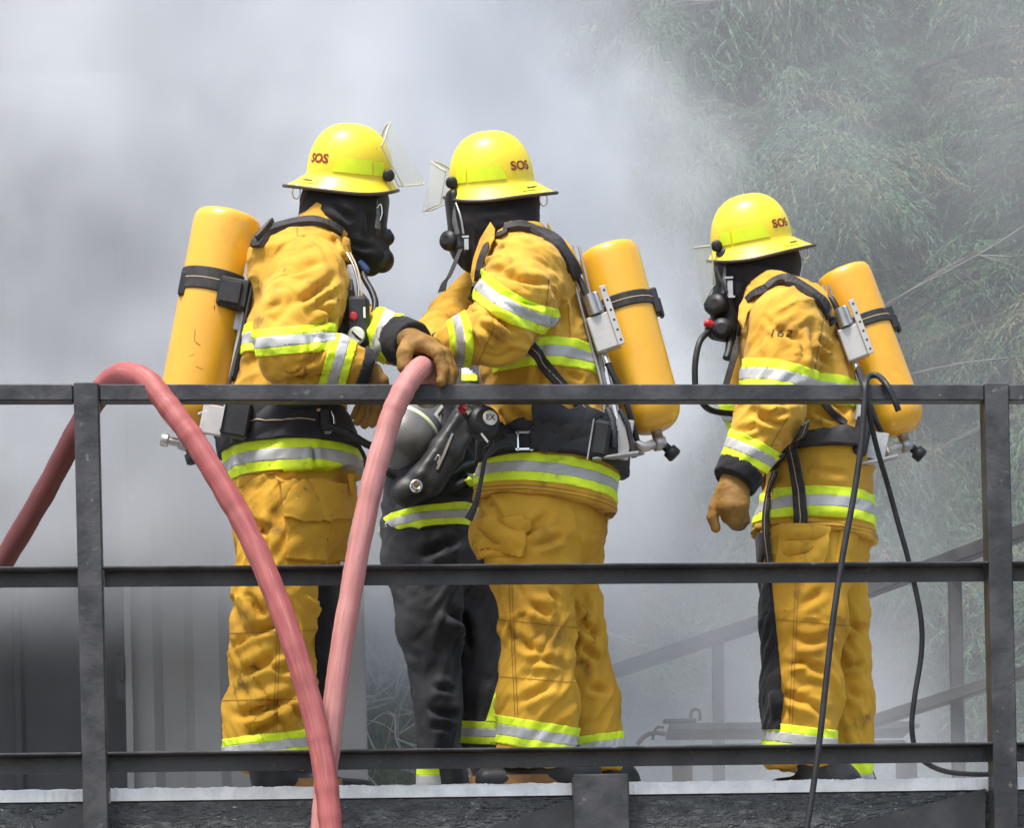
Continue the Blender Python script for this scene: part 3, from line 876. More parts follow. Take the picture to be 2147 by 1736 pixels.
M_SILVER = mat('silver_trim', (.45, .45, .435), (.38, .38, .37), 14, .5, .05, .0003, 300, ridge=.0016, rscale=16, rstretch=(1, 1, .6), dirt=(.30, .295, .27), dscale=20, dlo=.58, dhi=.76)
M_BOOTSOLE = mat('tan_boot_sole', (.26, .13, .03), (.17, .085, .025), 20, .6)
M_BLACKCLOTH = mat('black_cloth', (.010, .0095, .011), (.019, .018, .020), 6, .85, 0, .0005, 250, spec=.25, sheen=.1, ridge=.0035, rscale=12)
M_BLACKCOAT = mat('black_turnout_cloth', (.014, .014, .017), (.03, .03, .034), 5, .7, 0, .0006, 200, spec=.35, dirt=(.05, .05, .052), dscale=6, dlo=.6, dhi=.8, ridge=.005, rscale=10)
M_RUBBER = mat('black_rubber', (.011, .011, .012), (.022, .022, .024), 20, .48, 0, .0004, 100, spec=.4)
M_WEB = mat('black_webbing', (.022, .019, .019), (.038, .034, .033), 40, .6, 0, .0007, 500, spec=.35)
M_STITCH = mat('pale_stitching', (.50, .38, .22), None, rough=.7)
M_HELM = mat('yellow_helmet_shell', (.80, .635, .02), (.74, .57, .018), 6, .32, 0, .0003, 30, coat=.12, dirt=(.60, .44, .04), dscale=14, dlo=.56, dhi=.78, rough2=.46, dirt_or_glint=(.36, .25, .06), d2scale=46, d2lo=.70, d2hi=.78)
M_SEAM = mat('dark_gold_seam', (.27, .13, .015), None, rough=.8)
M_HELMLIME = mat('lime_helmet_trim', (.72, .84, .02), (.66, .78, .02), 30, .4)
M_BRIM = mat('dark_brim_edge', (.035, .024, .02), (.05, .036, .03), 20, .45)
M_RED = mat('red_lettering', (.20, .010, .008), (.27, .02, .012), 60, .5)
M_REDKNOB = mat('red_plastic', (.42, .015, .02), None, rough=.35)
M_TANK = mat('yellow_cylinder_paint', (.74, .39, .022), (.68, .33, .018), 4, .26, 0, .0002, 20, coat=.25, dirt=(.56, .25, .02), dscale=9, dlo=.60, dhi=.8, rough2=.42, dirt_or_glint=(.30, .14, .03), d2scale=38, d2lo=.70, d2hi=.78)
M_TANKGREY = mat('grey_cylinder', (.20, .20, .195), (.12, .12, .118), 6, .36, .1, rough2=.45)
M_METAL = mat('bare_metal', (.48, .46, .43), (.36, .345, .33), 20, .32, .85, .0002, 80, rough2=.5)
M_PLATE = mat('pale_backplate', (.50, .475, .44), (.42, .40, .375), 14, .4, .35, .0002, 60)
M_CHROME = mat('bright_metal', (.72, .71, .69), None, rough=.16, metal=1.0)
M_GLOVE = mat('tan_leather_glove', (.285, .155, .034), (.19, .098, .022), 16, .66, 0, .0006, 160, dirt=(.045, .026, .014), dscale=9, dlo=.52, dhi=.72, spec=.3, ridge=.0030, rscale=30)
M_SKIN = mat('skin', (.42, .25, .18), (.38, .21, .15), 20, .5)
M_BLUE = mat('blue_shirt', (.03, .07, .17), None, rough=.7)
M_WHITE = mat('white_marking', (.72, .72, .66), (.6, .6, .55), 40, .5)
M_PALELIME = mat('pale_glow_band', (.62, .68, .42), None, rough=.5)
M_INK = mat('black_marker', (.03, .02, .012), None, rough=.7)
M_GREEN = mat('green_trim', (.12, .42, .26), None, rough=.5)
M_HOSESHADE = mat('shade_painted_fire_hose', (.09, .018, .018), (.13, .028, .026), 9, .5, 0, .0006, 180, attr='hosecoord')  # shade on the hose behind the rail, put into a darker red
M_HOSE = mat('red_fire_hose', (.30, .062, .060), (.37, .105, .098), 9, .62, 0, .0005, 150, attr='hosecoord', dirt=(.22, .065, .06), dscale=6, dlo=.50, dhi=.72, dirt_or_glint=(.42, .17, .16), d2scale=13, d2lo=.60, d2hi=.74)
M_HOSEPALE = mat('faded_fire_hose', (.40, .15, .135), (.47, .215, .195), 9, .62, 0, .0005, 150, attr='hosecoord', dirt=(.31, .10, .09), dscale=6, dlo=.50, dhi=.72, dirt_or_glint=(.25, .07, .065), d2scale=12, d2lo=.62, d2hi=.74)
def glassmat(name, c, alpha, rough=.08):
    m = bpy.data.materials.new(name); m.use_nodes = True; b = m.node_tree.nodes['Principled BSDF']
    b.inputs['Base Color'].default_value = (*c, 1); b.inputs['Roughness'].default_value = rough; b.inputs['Alpha'].default_value = alpha
    b.inputs['Specular IOR Level'].default_value = .6
    return m
M_VISOR = glassmat('clear_visor', (.70, .72, .66), .24); M_VISOREDGE = glassmat('visor_edge', (.55, .55, .42), .85, .2); M_LENS = glassmat('mask_lens', (.30, .31, .32), .45)
# ---------------------------------------------------------------- lettering
def text_mesh(s, size, bold=.012):
    c = bpy.data.curves.new('t', 'FONT'); c.body = s; c.size = size; c.offset = bold * size; c.align_x = 'CENTER'; c.align_y = 'CENTER'; c.resolution_u = 5
    o = bpy.data.objects.new('t', c); COL.objects.link(o)
    dg = bpy.context.evaluated_depsgraph_get(); me = bpy.data.meshes.new_from_object(o.evaluated_get(dg))
    bm = bmesh.new(); bm.from_mesh(me); bmesh.ops.triangulate(bm, faces=bm.faces)
    bmesh.ops.subdivide_edges(bm, edges=[e for e in bm.edges if e.calc_length() > size * .12], cuts=1)
    bmesh.ops.triangulate(bm, faces=bm.faces); bm.verts.index_update()
    vs = np.array([v.co[:] for v in bm.verts]); fs = [[v.index for v in f.verts] for f in bm.faces]
    bm.free(); bpy.data.objects.remove(o); bpy.data.curves.remove(c); bpy.data.meshes.remove(me)
    return vs, fs
# ---------------------------------------------------------------- helmet
def helmet(parent, c, f, up, sgn, letters='SOS', visor=(35, .065, .116, -.068), scale=1.0):
    """c: centre of the dome base; f: forward; sgn: +1 if the wearer's right side is seen"""
    c = np.asarray(c); f = np.asarray(f, float); f /= np.linalg.norm(f); up = np.asarray(up, float)
    up = up - f * (up @ f); up /= np.linalg.norm(up); sd = np.cross(f, up)      # wearer's right
    near = sd * sgn
    a, b, h = .121 * scale, .106 * scale, .144 * scale
    def dome(az, e, o=0.0):
        ce, se = math.cos(e) ** .82, math.sin(e) ** .90 if e > 0 else 0.0
        rr = 1 + .018 * math.exp(-((math.sin(az) * ce) / .12) ** 2)              # ridge over the crown
        return c + f * (a + o) * ce * math.cos(az) * rr + near * (b + o) * ce * math.sin(az) + up * ((h + o) * se * rr)
    def brim(az, t):
        back = .5 - .5 * math.cos(az); sidew = abs(math.sin(az))
        front = max(0, math.cos(az)) ** 2; bk = max(0, -math.cos(az)) ** 2.2
        wd = (.027 * sidew ** 2 + .014 * front + .058 * bk + .004) * scale
        dr = (.040 * sidew ** 2 + .020 * front + .036 * bk + .004) * scale
        p = dome(az, 0.0); o = f * math.cos(az) * b + near * math.sin(az) * a; o /= np.linalg.norm(o)
        return p + o * wd * (t ** .9) - up * dr * (t ** .85 if bk < .3 else t ** .8)
    NA = 64; vs = []; fs = []
    es = [R(x) for x in (90, 82, 72, 62, 52, 42, 33, 24, 16, 9, 3, 0)]
    rows = len(es) + 5
    for e in es:
        for k in range(NA): vs.append(dome(2 * math.pi * k / NA, e))
    for t in (.12, .35, .6, .85, 1.0):
        for k in range(NA): vs.append(brim(2 * math.pi * k / NA, t))
    for j in range(rows - 1):
        for k in range(NA):
            q = (j * NA + k, j * NA + (k + 1) % NA, (j + 1) * NA + (k + 1) % NA, (j + 1) * NA + k)
            fs.append(q)
    hm = mesh_np('helmet', vs, fs, M_HELM, parent)
    # underside and rolled edge
    m = MB(); ring = [brim(2 * math.pi * k / NA, 1.0) for k in range(NA)] ; ring.append(ring[0]); ring.append(ring[1])
    m.tube(ring, .0050 * scale, 8, caps=False)
    vs = [brim(2 * math.pi * k / NA, 1.0) - up * .004 for k in range(NA)] + [dome(2 * math.pi * k / NA, 0, -.004) - up * .034 for k in range(NA)]
    m.add(vs, [(k, (k + 1) % NA, NA + (k + 1) % NA, NA + k) for k in range(NA)], None, True)
    m.build('brim_edge', M_BRIM, hm)
    # lime trim pieces
    for a0, a1, e0, e1, tp in ((62, 118, 3, 18, 9), (40, 60, 3, 17, 0), (200, 250, 3, 18, 7)):
        m = MB(); g = []; n = 10
        for j in range(3):
            for i in range(n + 1):
                g.append(dome(R(a0 + (a1 - a0 - tp * j / 2) * i / n), R(e0 + (e1 - e0) * j / 2), .0015))
        m.add(g, [(j * (n + 1) + i, j * (n + 1) + i + 1, (j + 1) * (n + 1) + i + 1, (j + 1) * (n + 1) + i) for j in range(2) for i in range(n)], None, True)
        m.build('reflective_trim', M_HELMLIME, hm)
    m = MB()
    g = []
    for j in (.32, .62):
        for i in range(9): g.append(brim(R(132 + 20 * i / 8 * 1), j) + up * .0022 + near * .001)
    m.add(g, [(i, i + 1, 10 + i, 9 + i) for i in range(8)], None, True); m.build('slot_sticker', M_HELMLIME, hm)
    g = [brim(R(140 + 8 * i), j) + up * .0045 + near * .002 for j in (.42, .5) for i in range(3)]
    m = MB(); m.add(g, [(0, 1, 4, 3), (1, 2, 5, 4)]); m.build('vent_slot', M_BRIM, hm)
    if letters:
        lv, lf = text_mesh(letters, .034 * scale, .03); AZ = R(143)
        out = []
        for x, y, _ in lv:
            az = AZ + (-x if True else x) * 1.12 / (b) * (1 if sgn > 0 else -1)
            out.append(dome(az, R(15) + y * 1.0 / h, .0016))
        mesh_np('lettering', out, lf, M_RED, hm, False)
    # visor
    pv = dome(R(36), R(4), .010)
    m = MB(); m.lathe(pv - near * .006, near, [(0, .017), (.012, .017), (.016, .013), (.017, .004)], 18); m.build('visor_knob', M_RUBBER, hm)
    pv2 = pv - near * 2 * ((pv - c) @ near)
    m = MB(); m.lathe(pv2 + near * .006, -near, [(0, .017), (.012, .017), (.016, .013), (.017, .004)], 18); m.build('visor_knob', M_RUBBER, hm)
    ang, bow, vt, vb = visor
    ca, sa = math.cos(R(ang)), math.sin(R(ang))
    mid = (pv + pv2) / 2
    ax_f = f * ca + up * sa; ax_u = -f * sa + up * ca          # tilted by 'ang' about the side pivots
    NV_ = 26; g = []; rows_ = 7
    for j in range(rows_):
        t = j / (rows_ - 1)
        for i in range(NV_ + 1):
            ph = R(-80 + 160 * i / NV_); sdw = abs(math.sin(ph)) ** 5
            hh = (vt + (vb - vt) * t) * (1 - .36 * sdw)
            g.append(mid + ax_f * (bow * math.cos(ph) ** .8) + near * (.100 * scale) * math.sin(ph) + ax_u * hh)
    ff = [(j * (NV_ + 1) + i, j * (NV_ + 1) + i + 1, (j + 1) * (NV_ + 1) + i + 1, (j + 1) * (NV_ + 1) + i) for j in range(rows_ - 1) for i in range(NV_)]
    vz = mesh_np('visor', g, ff, M_VISOR, hm)
    m = MB(); top = g[:NV_ + 1]; bot = g[-(NV_ + 1):]
    m.tube(top, .0026, 6); m.tube(bot, .0020, 6)
    for e in (0, NV_): m.tube([g[j * (NV_ + 1) + e] for j in range(rows_)], .0020, 6)
    m.build('visor_rim', M_VISOREDGE, vz)
    # hanging ring at the back
    q = brim(R(158), .72) - up * .006
    m = MB(); rr = [q - up * (.018 - .018 * math.cos(t)) + f * -.011 * math.sin(t) for t in np.linspace(0, 2 * math.pi, 17)]
    m.tube(rr, .0022, 6, caps=False); m.box(q, (.014, .012, .01)); m.build('hanging_ring', M_CHROME, hm)
    return hm
# ---------------------------------------------------------------- air cylinder
def cylinder(parent, top, bot, r, m=None, name='air_cylinder', valve=True, flat=True, dome=.62, neck=True):
    top, bot = np.asarray(top), np.asarray(bot); d = bot - top; L_ = np.linalg.norm(d); d /= L_
    pr = [(0, .001), (.0, r * .80), (.004, r * .90), (.016, r * .975), (.034, r)]
    for t in np.linspace(.2, .96, 5): pr.append((.034 + (L_ - .034 - r * dome) * t, r))
    for a in np.linspace(.05, 1, 9):
        pr.append((L_ - r * dome + r * dome * math.sin(a * math.pi / 2), r * (.30 + .70 * math.cos(a * math.pi / 2))))
    mb = MB(); mb.lathe(top, d, pr, 40); o = mb.build(name, m or M_TANK, parent)
    if valve:
        u, w, _ = frame_on(d, (0, 1, 0)); sdv = u if u[0] > 0 else -u
        if abs(sdv[0]) < abs(w[0]): sdv = w if w[0] > 0 else -w
        mb = MB(); mb.lathe(bot, d, [(0, .016), (.02, .016), (.022, .021), (.052, .021), (.054, .012)], 14)
        mb.tube([bot + d * .036 - sdv * .055, bot + d * .036 + sdv * .02], .012, 12)
        mb.lathe(bot + d * .036 - sdv * .05, -sdv, [(0, .019), (.02, .019), (.022, .01)], 12)
        v = mb.build('valve', M_METAL, o)
        k0 = bot + d * .045 + sdv * .012
        kd = (sdv * .5 + d * .86)
        mb = MB(); mb.lathe(k0, kd, [(0, .012), (.016, .013), (.018, .021), (.042, .022), (.046, .017)], 14); mb.build('valve_knob', M_RUBBER, v)
    return o
def band_round(parent, top, bot, r, t0, t1, m, name='cylinder_strap', off=.0035, stitch=True):
    top, bot = np.asarray(top), np.asarray(bot); d = bot - top; L_ = np.linalg.norm(d); d /= L_
    a, b = L_ * t0, L_ * t1; rr = r + off
    mb = MB(); mb.lathe(top, d, [(a, r - .002), (a, rr), (a + .003, rr + .0012), (b - .003, rr + .0012), (b, rr), (b, r - .002)], 40, smooth=False)
    o = mb.build(name, m, parent)
    if stitch:
        mb = MB(); c = (a + b) / 2; mb.lathe(top, d, [(c - .0011, rr + .001), (c - .0011, rr + .0018), (c + .0011, rr + .0018), (c + .0011, rr + .001)], 40); mb.build('stitch_line', M_STITCH, o)
    return o
# ---------------------------------------------------------------- glove with five fingers
def glove(parent, wrist, knuckles, fingers, thumb, palm_r, h=.0038, tr_=.78, name='glove', cuff_r=None, u=YAX):
    """wrist: point; knuckles: four points; fingers: list of joint lists after the knuckle; thumb: joint list"""
    wrist = np.asarray(wrist); kn = [np.asarray(k) for k in knuckles]; kc = sum(kn) / 4
    B = []
    for i, k in enumerate(kn):
        rt = palm_r * (1.0 if i in (1, 2) else .92)
        B.append(Bone(wrist + (k - kc) * .42, k, rt, rt * .84, u, 'palm', .022))
    for i, (k, js) in enumerate(zip(kn, fingers)):
        r0 = palm_r * (.66, .69, .67, .58)[i]; p = k
        for n_, j in enumerate(js):
            j = np.asarray(j); B.append(Bone(p, j, r0 * (1 - .09 * n_), r0 * (1 - .09 * (n_ + 1)), u, 'f%d' % i, .007)); p = j
    th = [np.asarray(t) for t in thumb]; tk = tr_ * palm_r
    for n_ in range(len(th) - 1):
        B.append(Bone(th[n_], th[n_ + 1], tk * (1.05 - .1 * n_), tk * (.95 - .08 * n_), u, 'th', .014 if n_ == 0 else .004))
    s = Surf(B, h, it=2, pad=.02)
    s.rumple(.0016, 45, 1.3)
    return s.obj(name, M_GLOVE, parent), s
# ================================================================ shared pieces of a firefighter
def under_body(name, loc, head, chest, hips, arms, legs, label, group=None):
    """the continuous body under the clothes (head with nose, brow and chin, torso, limbs)"""
    B = []
    hc, hf, hu = [np.asarray(x, float) for x in head]          # head centre, forward, up
    B.append(Bone(chest[0], hips[0], (.15, .10), (.15, .11), YAX, 'torso', .05))
    B.append(Bone(hc + hu * .03, hc - hu * .03 + hf * .015, .082, .066, YAX, 'head', .03))
    B.append(Bone(hc + hf * .055 - hu * .055, hc + hf * .03 - hu * .085, .032, .04, YAX, 'jaw', .03))
    B.append(Bone(hc + hf * .085 + hu * .012, hc + hf * .105 - hu * .022, .008, .013, YAX, 'nose', .01))
    B.append(Bone(hc - hu * .04 - hf * .01, chest[0], .055, .07, YAX, 'neck', .03))
    for ch, rr in ((arms, (.055, .045, .03)), (legs, (.07, .05, .04))):
        for js in ch:
            js = [np.asarray(j) for j in js]
            for i in range(len(js) - 1):
                B.append(Bone(js[i], js[i + 1], rr[i], rr[i + 1], YAX, 'limb', .03))
    s = Surf(B, .014, it=2)
    me_o = mesh_np(name, s.v - np.asarray(loc), s.q, M_SKIN, None)
    me_o.location = V(loc)
    tag(me_o, label, 'person', group)
    return me_o
def collar(parent, base_c, base_r, top_c, top_r, tilt_b, tilt_t, gap=None, thick=.007, m=None):
    """standing collar: two elliptical rings; radius = (in view, depth); tilt = (dx,dz) of the in-view axis"""
    n = 48; vs = []
    def ring(c, r, tl, o):
        ax = np.array((tl[0], 0, tl[1])); ax /= np.linalg.norm(ax)
        return [np.asarray(c) + ax * (r[0] + o) * math.cos(a) + YAX * (r[1] + o) * math.sin(a) for a in np.linspace(0, 2 * math.pi, n, endpoint=False)]
    rows = []
    for t in np.linspace(0, 1, 7):
        c = np.asarray(base_c) * (1 - t) + np.asarray(top_c) * t
        r = [base_r[i] * (1 - t) + top_r[i] * t for i in (0, 1)]
        tl = [tilt_b[i] * (1 - t) + tilt_t[i] * t for i in (0, 1)]
        rows.append((c, r, tl))
    seq = [ring(c, r, tl, 0) for c, r, tl in rows] + [ring(c, r, tl, -thick) for c, r, tl in rows[::-1]]
    rg = np.random.default_rng(4); ph = rg.random() * 6
    for j, rn in enumerate(seq):
        tt = min(j, 13 - j) / 6
        for k, q in enumerate(rn):
            a = 2 * math.pi * k / n
            vs.append(q + np.array((0, 0, .004 * tt * math.sin(3 * a + ph))) + (q - np.asarray(rows[0][0])) * .035 * math.sin(5 * a + ph) * tt)
    fs = []
    for j in range(13):
        for k in range(n):
            if gap and gap[0] <= k / n <= gap[1]: continue
            fs.append((j * n + k, j * n + (k + 1) % n, (j + 1) * n + (k + 1) % n, (j + 1) * n + k))
    return mesh_np('collar', vs, fs, m or M_GOLD, parent)
def boot(parent, heel, toe, ztop_c, r=.055, m=None):
    """rubber boot: heel and toe on the deck (points), shaft up to ztop_c"""
    heel, toe = np.asarray(heel, float), np.asarray(toe, float); d = toe - heel; d /= np.linalg.norm(d)
    sdv = np.cross(d, (0, 0, 1))
    B = [Bone(heel + (0, 0, .045), toe + (0, 0, .038), (.046, .046), (.045, .04), sdv, 'foot', .03),
         Bone(heel + d * .02 + (0, 0, .06), np.asarray(ztop_c), r, r * 1.1, sdv, 'shaft', .03)]
    s = Surf(B, .008, it=2, cuts=[((0, 0, DECK + .012), (0, 0, -1.0))])
    o = s.obj('boot', m or M_RUBBER, parent)
    mb = MB(); n = 20; vs = []
    L_ = np.linalg.norm(toe - heel)
    for z in (DECK + .001, DECK + .05):
        for k in range(n):
            a = 2 * math.pi * k / n; ex = d * math.cos(a) * (L_ / 2 + .05) + sdv * math.sin(a) * .05
            q = (heel + toe) / 2 + ex; vs.append((q[0], q[1], z))
    mb.add(vs, [tuple(range(n))[::-1], tuple(range(n, 2 * n))] + [(k, (k + 1) % n, n + (k + 1) % n, n + k) for k in range(n)])
    mb.build('sole', M_BOOTSOLE, o)
    return o
def ring_cuff(parent, a, b, r0, r1, m, name='cuff', u=YAX, h=.006):
    s = Surf([Bone(a, b, r0, r1, u, 'c', .01, 1, 1)], h, it=2, pad=.02)
    s.rumple(.003, 30, 2.0)
    return s.obj(name, m, parent)
def poly_panel(surf, name, m, parent, poly, off, mask=None, facing=True):
    """raised panel cut from a garment: convex polygon given in the view"""
    px = pix(surf.v); c = np.mean(poly, 0); fl = []
    for i in range(len(poly)):
        a, b = np.array(poly[i], float), np.array(poly[(i + 1) % len(poly)], float)
        nn = np.array((-(b - a)[1], (b - a)[0])); nn /= np.linalg.norm(nn)
        if (c - a) @ nn < 0: nn = -nn
        fl.append(((px - a) @ nn, 0.0, 1e9))
    fl.append((-(surf.n @ np.array((0, 1.0, 0))), -.15, 1e9))
    return surf.patch_obj(name, m, parent, fl, mask, off, True)
def pixfield(surf, x0, y0, x1, y1):
    """signed distance in view pixels from the line (x0,y0)-(x1,y1), positive below it"""
    d = np.array((x1 - x0, y1 - y0), float); d /= np.linalg.norm(d)
    return (pix(surf.v) - np.array((x0, y0))) @ np.array((-d[1], d[0]))
def flap(name, parent, pts, m, thick=.008):
    """cloth flap: outline of (x, y, distance) in the view, given real thickness and rounded over"""
    q = np.array([P(x, y, d) for x, y, d in pts]); c = q.mean(0); n = len(q)
    vs = []
    for sc, o in ((1.0, thick * .5), (.86, 0), (.3, -thick * .35), (1.0, thick * .5 + .001), (.86, thick * 1.2), (.3, thick * 1.4)):
        vs += [c + (a - c) * sc + YAX * o for a in q]
    fs = []
    for b0, b1 in ((0, 1), (1, 2)): fs += [(b0 * n + i, b0 * n + (i + 1) % n, b1 * n + (i + 1) % n, b1 * n + i) for i in range(n)]
    fs.append(tuple(2 * n + i for i in range(n)))
    for b0, b1 in ((4, 3), (5, 4)): fs += [(b0 * n + i, b0 * n + (i + 1) % n, b1 * n + (i + 1) % n, b1 * n + i) for i in range(n)]
    fs.append(tuple(5 * n + i for i in range(n))[::-1]); fs += [(3 * n + i, 3 * n + (i + 1) % n, (i + 1) % n, i) for i in range(n)]
    return mesh_np(name, vs, fs, m, parent)
GROUP = 'firefighters in gold turnout gear'
# ================================================================ person on the left, facing right
def person_a():
    Y = 8.40; p = lambda x, y, d=0.0: P(x, y, Y + d); r = lambda q: S(q, Y)
    fz = lambda y, d=0.0, x=600: P(x, y, Y + d)[2]
    base = (p(580, 1640)[0], Y, DECK)
    hc = p(728, 425); fw = np.array((.985, .12, -.10)); up = np.array((.08, 0, 1.0))
    root = under_body('person', base, (hc, fw, up), (p(645, 590), .2), (p(600, 1000), .2),
        [[p(640, 590, -.16), p(605, 735, -.34), p(765, 775, -.30)], [p(650, 590, .2), p(745, 690, .1), p(852, 714, -.25)]],
        [[p(585, 1040, -.09), p(580, 1290, -.1), p(565, 1600, -.1)], [p(640, 1040, .13), p(650, 1290, .16), p(635, 1600, .16)]],
        'firefighter facing right, elbow on the top rail, large yellow air cylinder on his back', GROUP)
    # ---- jacket
    J = [Bone(p(622, 1016), p(590, 885), (.205, r(143)), (.185, r(122)), YAX, 'torso', .05, 1),
         Bone(p(590, 885), p(620, 720), (.185, r(122)), (.20, r(110)), YAX, 'torso', .05),
         Bone(p(620, 720), p(638, 600), (.20, r(110)), (.21, r(92)), YAX, 'torso', .05),
         Bone(p(640, 610), p(672, 522), (.20, r(88)), (.085, r(46)), YAX, 'torso', .06),
         Bone(p(592, 554, -.11), p(662, 522, -.10), r(72), r(52), YAX, 'torso', .05), Bone(p(592, 554, .11), p(662, 522, .10), r(72), r(52), YAX, 'torso', .05),
         Bone(p(648, 600, -.17), p(618, 690, -.29), (r(92), r(82)), (r(82), r(76)), YAX, 'nu', .04),
         Bone(p(618, 690, -.29), p(612, 738, -.35), (r(80), r(75)), (r(66), r(70)), YAX, 'nu', .03),
         Bone(p(612, 742, -.35), p(700, 757, -.33), (r(62), r(62)), (r(50), r(48)), YAX, 'nf', .02),
         Bone(p(700, 757, -.33), p(758, 777, -.30), (r(50), r(46)), (r(46), r(40)), YAX, 'nf', .02, None, 1),
         Bone(p(650, 600, .20), p(738, 690, .12), r(80), r(62), YAX, 'fu', .04),
         Bone(p(738, 690, .12), p(842, 716, -.24), (r(56), r(56)), (r(48), r(47)), YAX, 'ff', .02, None, 1)]
    s = Surf(J, .0058, it=1)
    s.folds(('torso',), .007, 9, 1.4, 1.1, 1.0)
    s.folds(('nu', 'nf'), .010, 12, 1.2, 1.3, 4.0, centre=[.03, .30], width=.13, base=.35)
    s.folds(('fu', 'ff'), .007, 14, 1.2, 1.2, 7.0)
    s.rumple(.004, 11, 3.3)
    s.crease([(560, 585, 690, 545, 8, .008), (600, 640, 712, 565, 9, .014, 12), (645, 655, 720, 600, 7, .010), (628, 605, 560, 690, 10, .009),
              (655, 640, 705, 690, 7, .012, -8), (640, 690, 718, 668, 6, .008), (560, 660, 600, 620, 7, .007),
              (590, 800, 665, 770, 8, .012, 10), (620, 800, 700, 785, 6, .009), (610, 770, 690, 745, 6, .006), (650, 760, 690, 720, 6, .009),
              (735, 560, 700, 480, 7, .006), (540, 780, 530, 700, 7, .008), (500, 960, 520, 990, 6, .006), (655, 925, 660, 1000, 5, .010)])
    jk = s.obj('jacket', M_GOLD, root)
    z = s.v[:, 2]
    # trim: hem, chest, sleeves
    ax = s.along(('torso',)); T = s.sel('torso'); pxs = pix(s.v)
    s.band('reflective_band', jk, -z, -fz(921, -.19), -fz(986, -.19), T)
    s.band('reflective_band', jk, -(z + .03 * (s.v[:, 0] - base[0])), -fz(708, 0, 520), -fz(768, 0, 520), T)
    nu = s.sel('nu'); nf = s.sel('nf'); ff = s.sel('ff')
    ax_n = pixfield(s, 540, 690, 696, 676); s.band('reflective_band', jk, ax_n, 2, 58, nu | nf, extra=[(pxs[:, 0], 520, 703)])
    a_f = pixfield(s, 683, 722, 655, 820) * -1
    s.band('reflective_band', jk, a_f, 8, 62, nf)
    s.band('reflective_band', jk, (pxs - np.array((778, 665))) @ np.array((.93, .36)), 4, 62, ff)
    # flap seam on the front skirt
    poly_panel(s, 'front_flap', M_GOLD, jk, [(655, 985), (742, 985), (762, 1002), (700, 1003), (655, 1000)], .012, T)
    for k in (4, 10): s.seam(jk, [(pixfield(s, 470, 1000 - k, 770, 994 - k), -.9, .9)], T)
    s.seam(jk, [(pixfield(s, 655, 920, 662, 1015), -.9, .9)], T)
    for k in (0, 5): s.seam(jk, [(pixfield(s, 738 + k, 730, 722 + k, 812), -.8, .8)], nf)
    ring_cuff(jk, p(752, 775, -.302), p(776, 783, -.296), (r(57), r(50)), (r(50), r(45)), M_BLACKCLOTH)
    ring_cuff(jk, p(836, 714, -.225), p(868, 722, -.285), (r(52), r(51)), (r(47), r(46)), M_BLACKCLOTH)
    co_ = collar(jk, p(672, 513), (r(72), .105), p(697, 466), (r(66), .098), (1, -.50), (1, -.85))
    collar(jk, p(684, 520), (r(70), .112), p(704, 482), (r(62), .10), (1, -.55), (1, -.85))
    poly_panel(s, 'lapel', M_GOLD, jk, [(690, 492), (724, 505), (738, 560), (722, 548)], .014)
    # ---- trousers
    Tt = [Bone(p(605, 960), p(600, 1060), (.17, r(120)), (.18, r(122)), YAX, 'hip', .06),
          Bone(p(592, 1050, -.06), p(575, 1260, -.09), (.125, r(98)), (.11, r(82)), YAX, 'nt', .03),
          Bone(p(575, 1260, -.09), p(567, 1480, -.10), (.11, r(82)), (.105, r(88)), YAX, 'ns', .03),
          Bone(p(567, 1480, -.10), p(558, 1612, -.10), (.105, r(88)), (.10, r(85)), YAX, 'ns', .03, None, 1),
          Bone(p(640, 1050, .12), p(640, 1280, .17), (.12, r(82)), (.10, r(66)), YAX, 'ft', .03),
          Bone(p(640, 1280, .17), p(628, 1612, .17), (.10, r(64)), (.10, r(64)), YAX, 'fs', .03, None, 1)]
    t = Surf(Tt, .006, it=1)
    t.folds(('hip', 'nt'), .008, 9, 1.1, 1.5, 2.0)
    t.folds(('ns',), .016, 10, 1.0, 1.6, 5.0)
    t.folds(('ft', 'fs'), .008, 9, 1.2, 1.2, 9.0)
    t.rumple(.005, 9, 1.1)
    t.crease([(500, 1330, 620, 1275, 9, .016, 14), (480, 1420, 600, 1350, 10, .016, 12), (470, 1500, 640, 1440, 10, .018, 16), (520, 1250, 560, 1300, 9, .012),
              (540, 1400, 640, 1405, 8, .010), (500, 1545, 600, 1490, 9, .012, 10), (600, 1470, 640, 1520, 8, .014), (560, 1180, 540, 1060, 9, .008),
              (520, 1085, 575, 1120, 9, .012, 8), (610, 1360, 660, 1390, 7, .010), (480, 1360, 530, 1330, 7, .009)])
    tr = t.obj('trousers', M_GOLDDIRTY, root)
    pt_ = pix(t.v)
    fsm = t.sel('ft', 'fs')
    t.patch_obj('knee_patch', M_BLACKCLOTH, tr, [(pt_[:, 0] - (664 - .03 * (pt_[:, 1] - 1230)), 0, 1e9), (pt_[:, 1], 1190, 1560)], fsm, .006)
    poly_panel(t, 'cargo_pocket', M_GOLDDIRTY, tr, [(597, 1060), (727, 1060), (724, 1176), (640, 1178), (600, 1172)], .020)
    poly_panel(t, 'pocket_flap', M_GOLD, tr, [(582, 1006), (724, 1016), (728, 1082), (600, 1090)], .034)
    nsm = t.sel('ns')
    for k in (0, 6): t.seam(tr, [(pixfield(t, 592 + k, 1050, 572 + k, 1560), -.8, .8), (pt_[:, 1], 1180, 1600)], t.sel('nt', 'ns', 'hip'))
    t.seam(tr, [(pixfield(t, 470, 1330, 660, 1322), -.8, .8)], t.sel('nt', 'ns')); t.seam(tr, [(pixfield(t, 470, 1470, 660, 1466), -.8, .8)], nsm)
    t.band('reflective_band', tr, (pt_ - np.array((560, 1540))) @ np.array((.12, .99)), 0, 50, nsm)
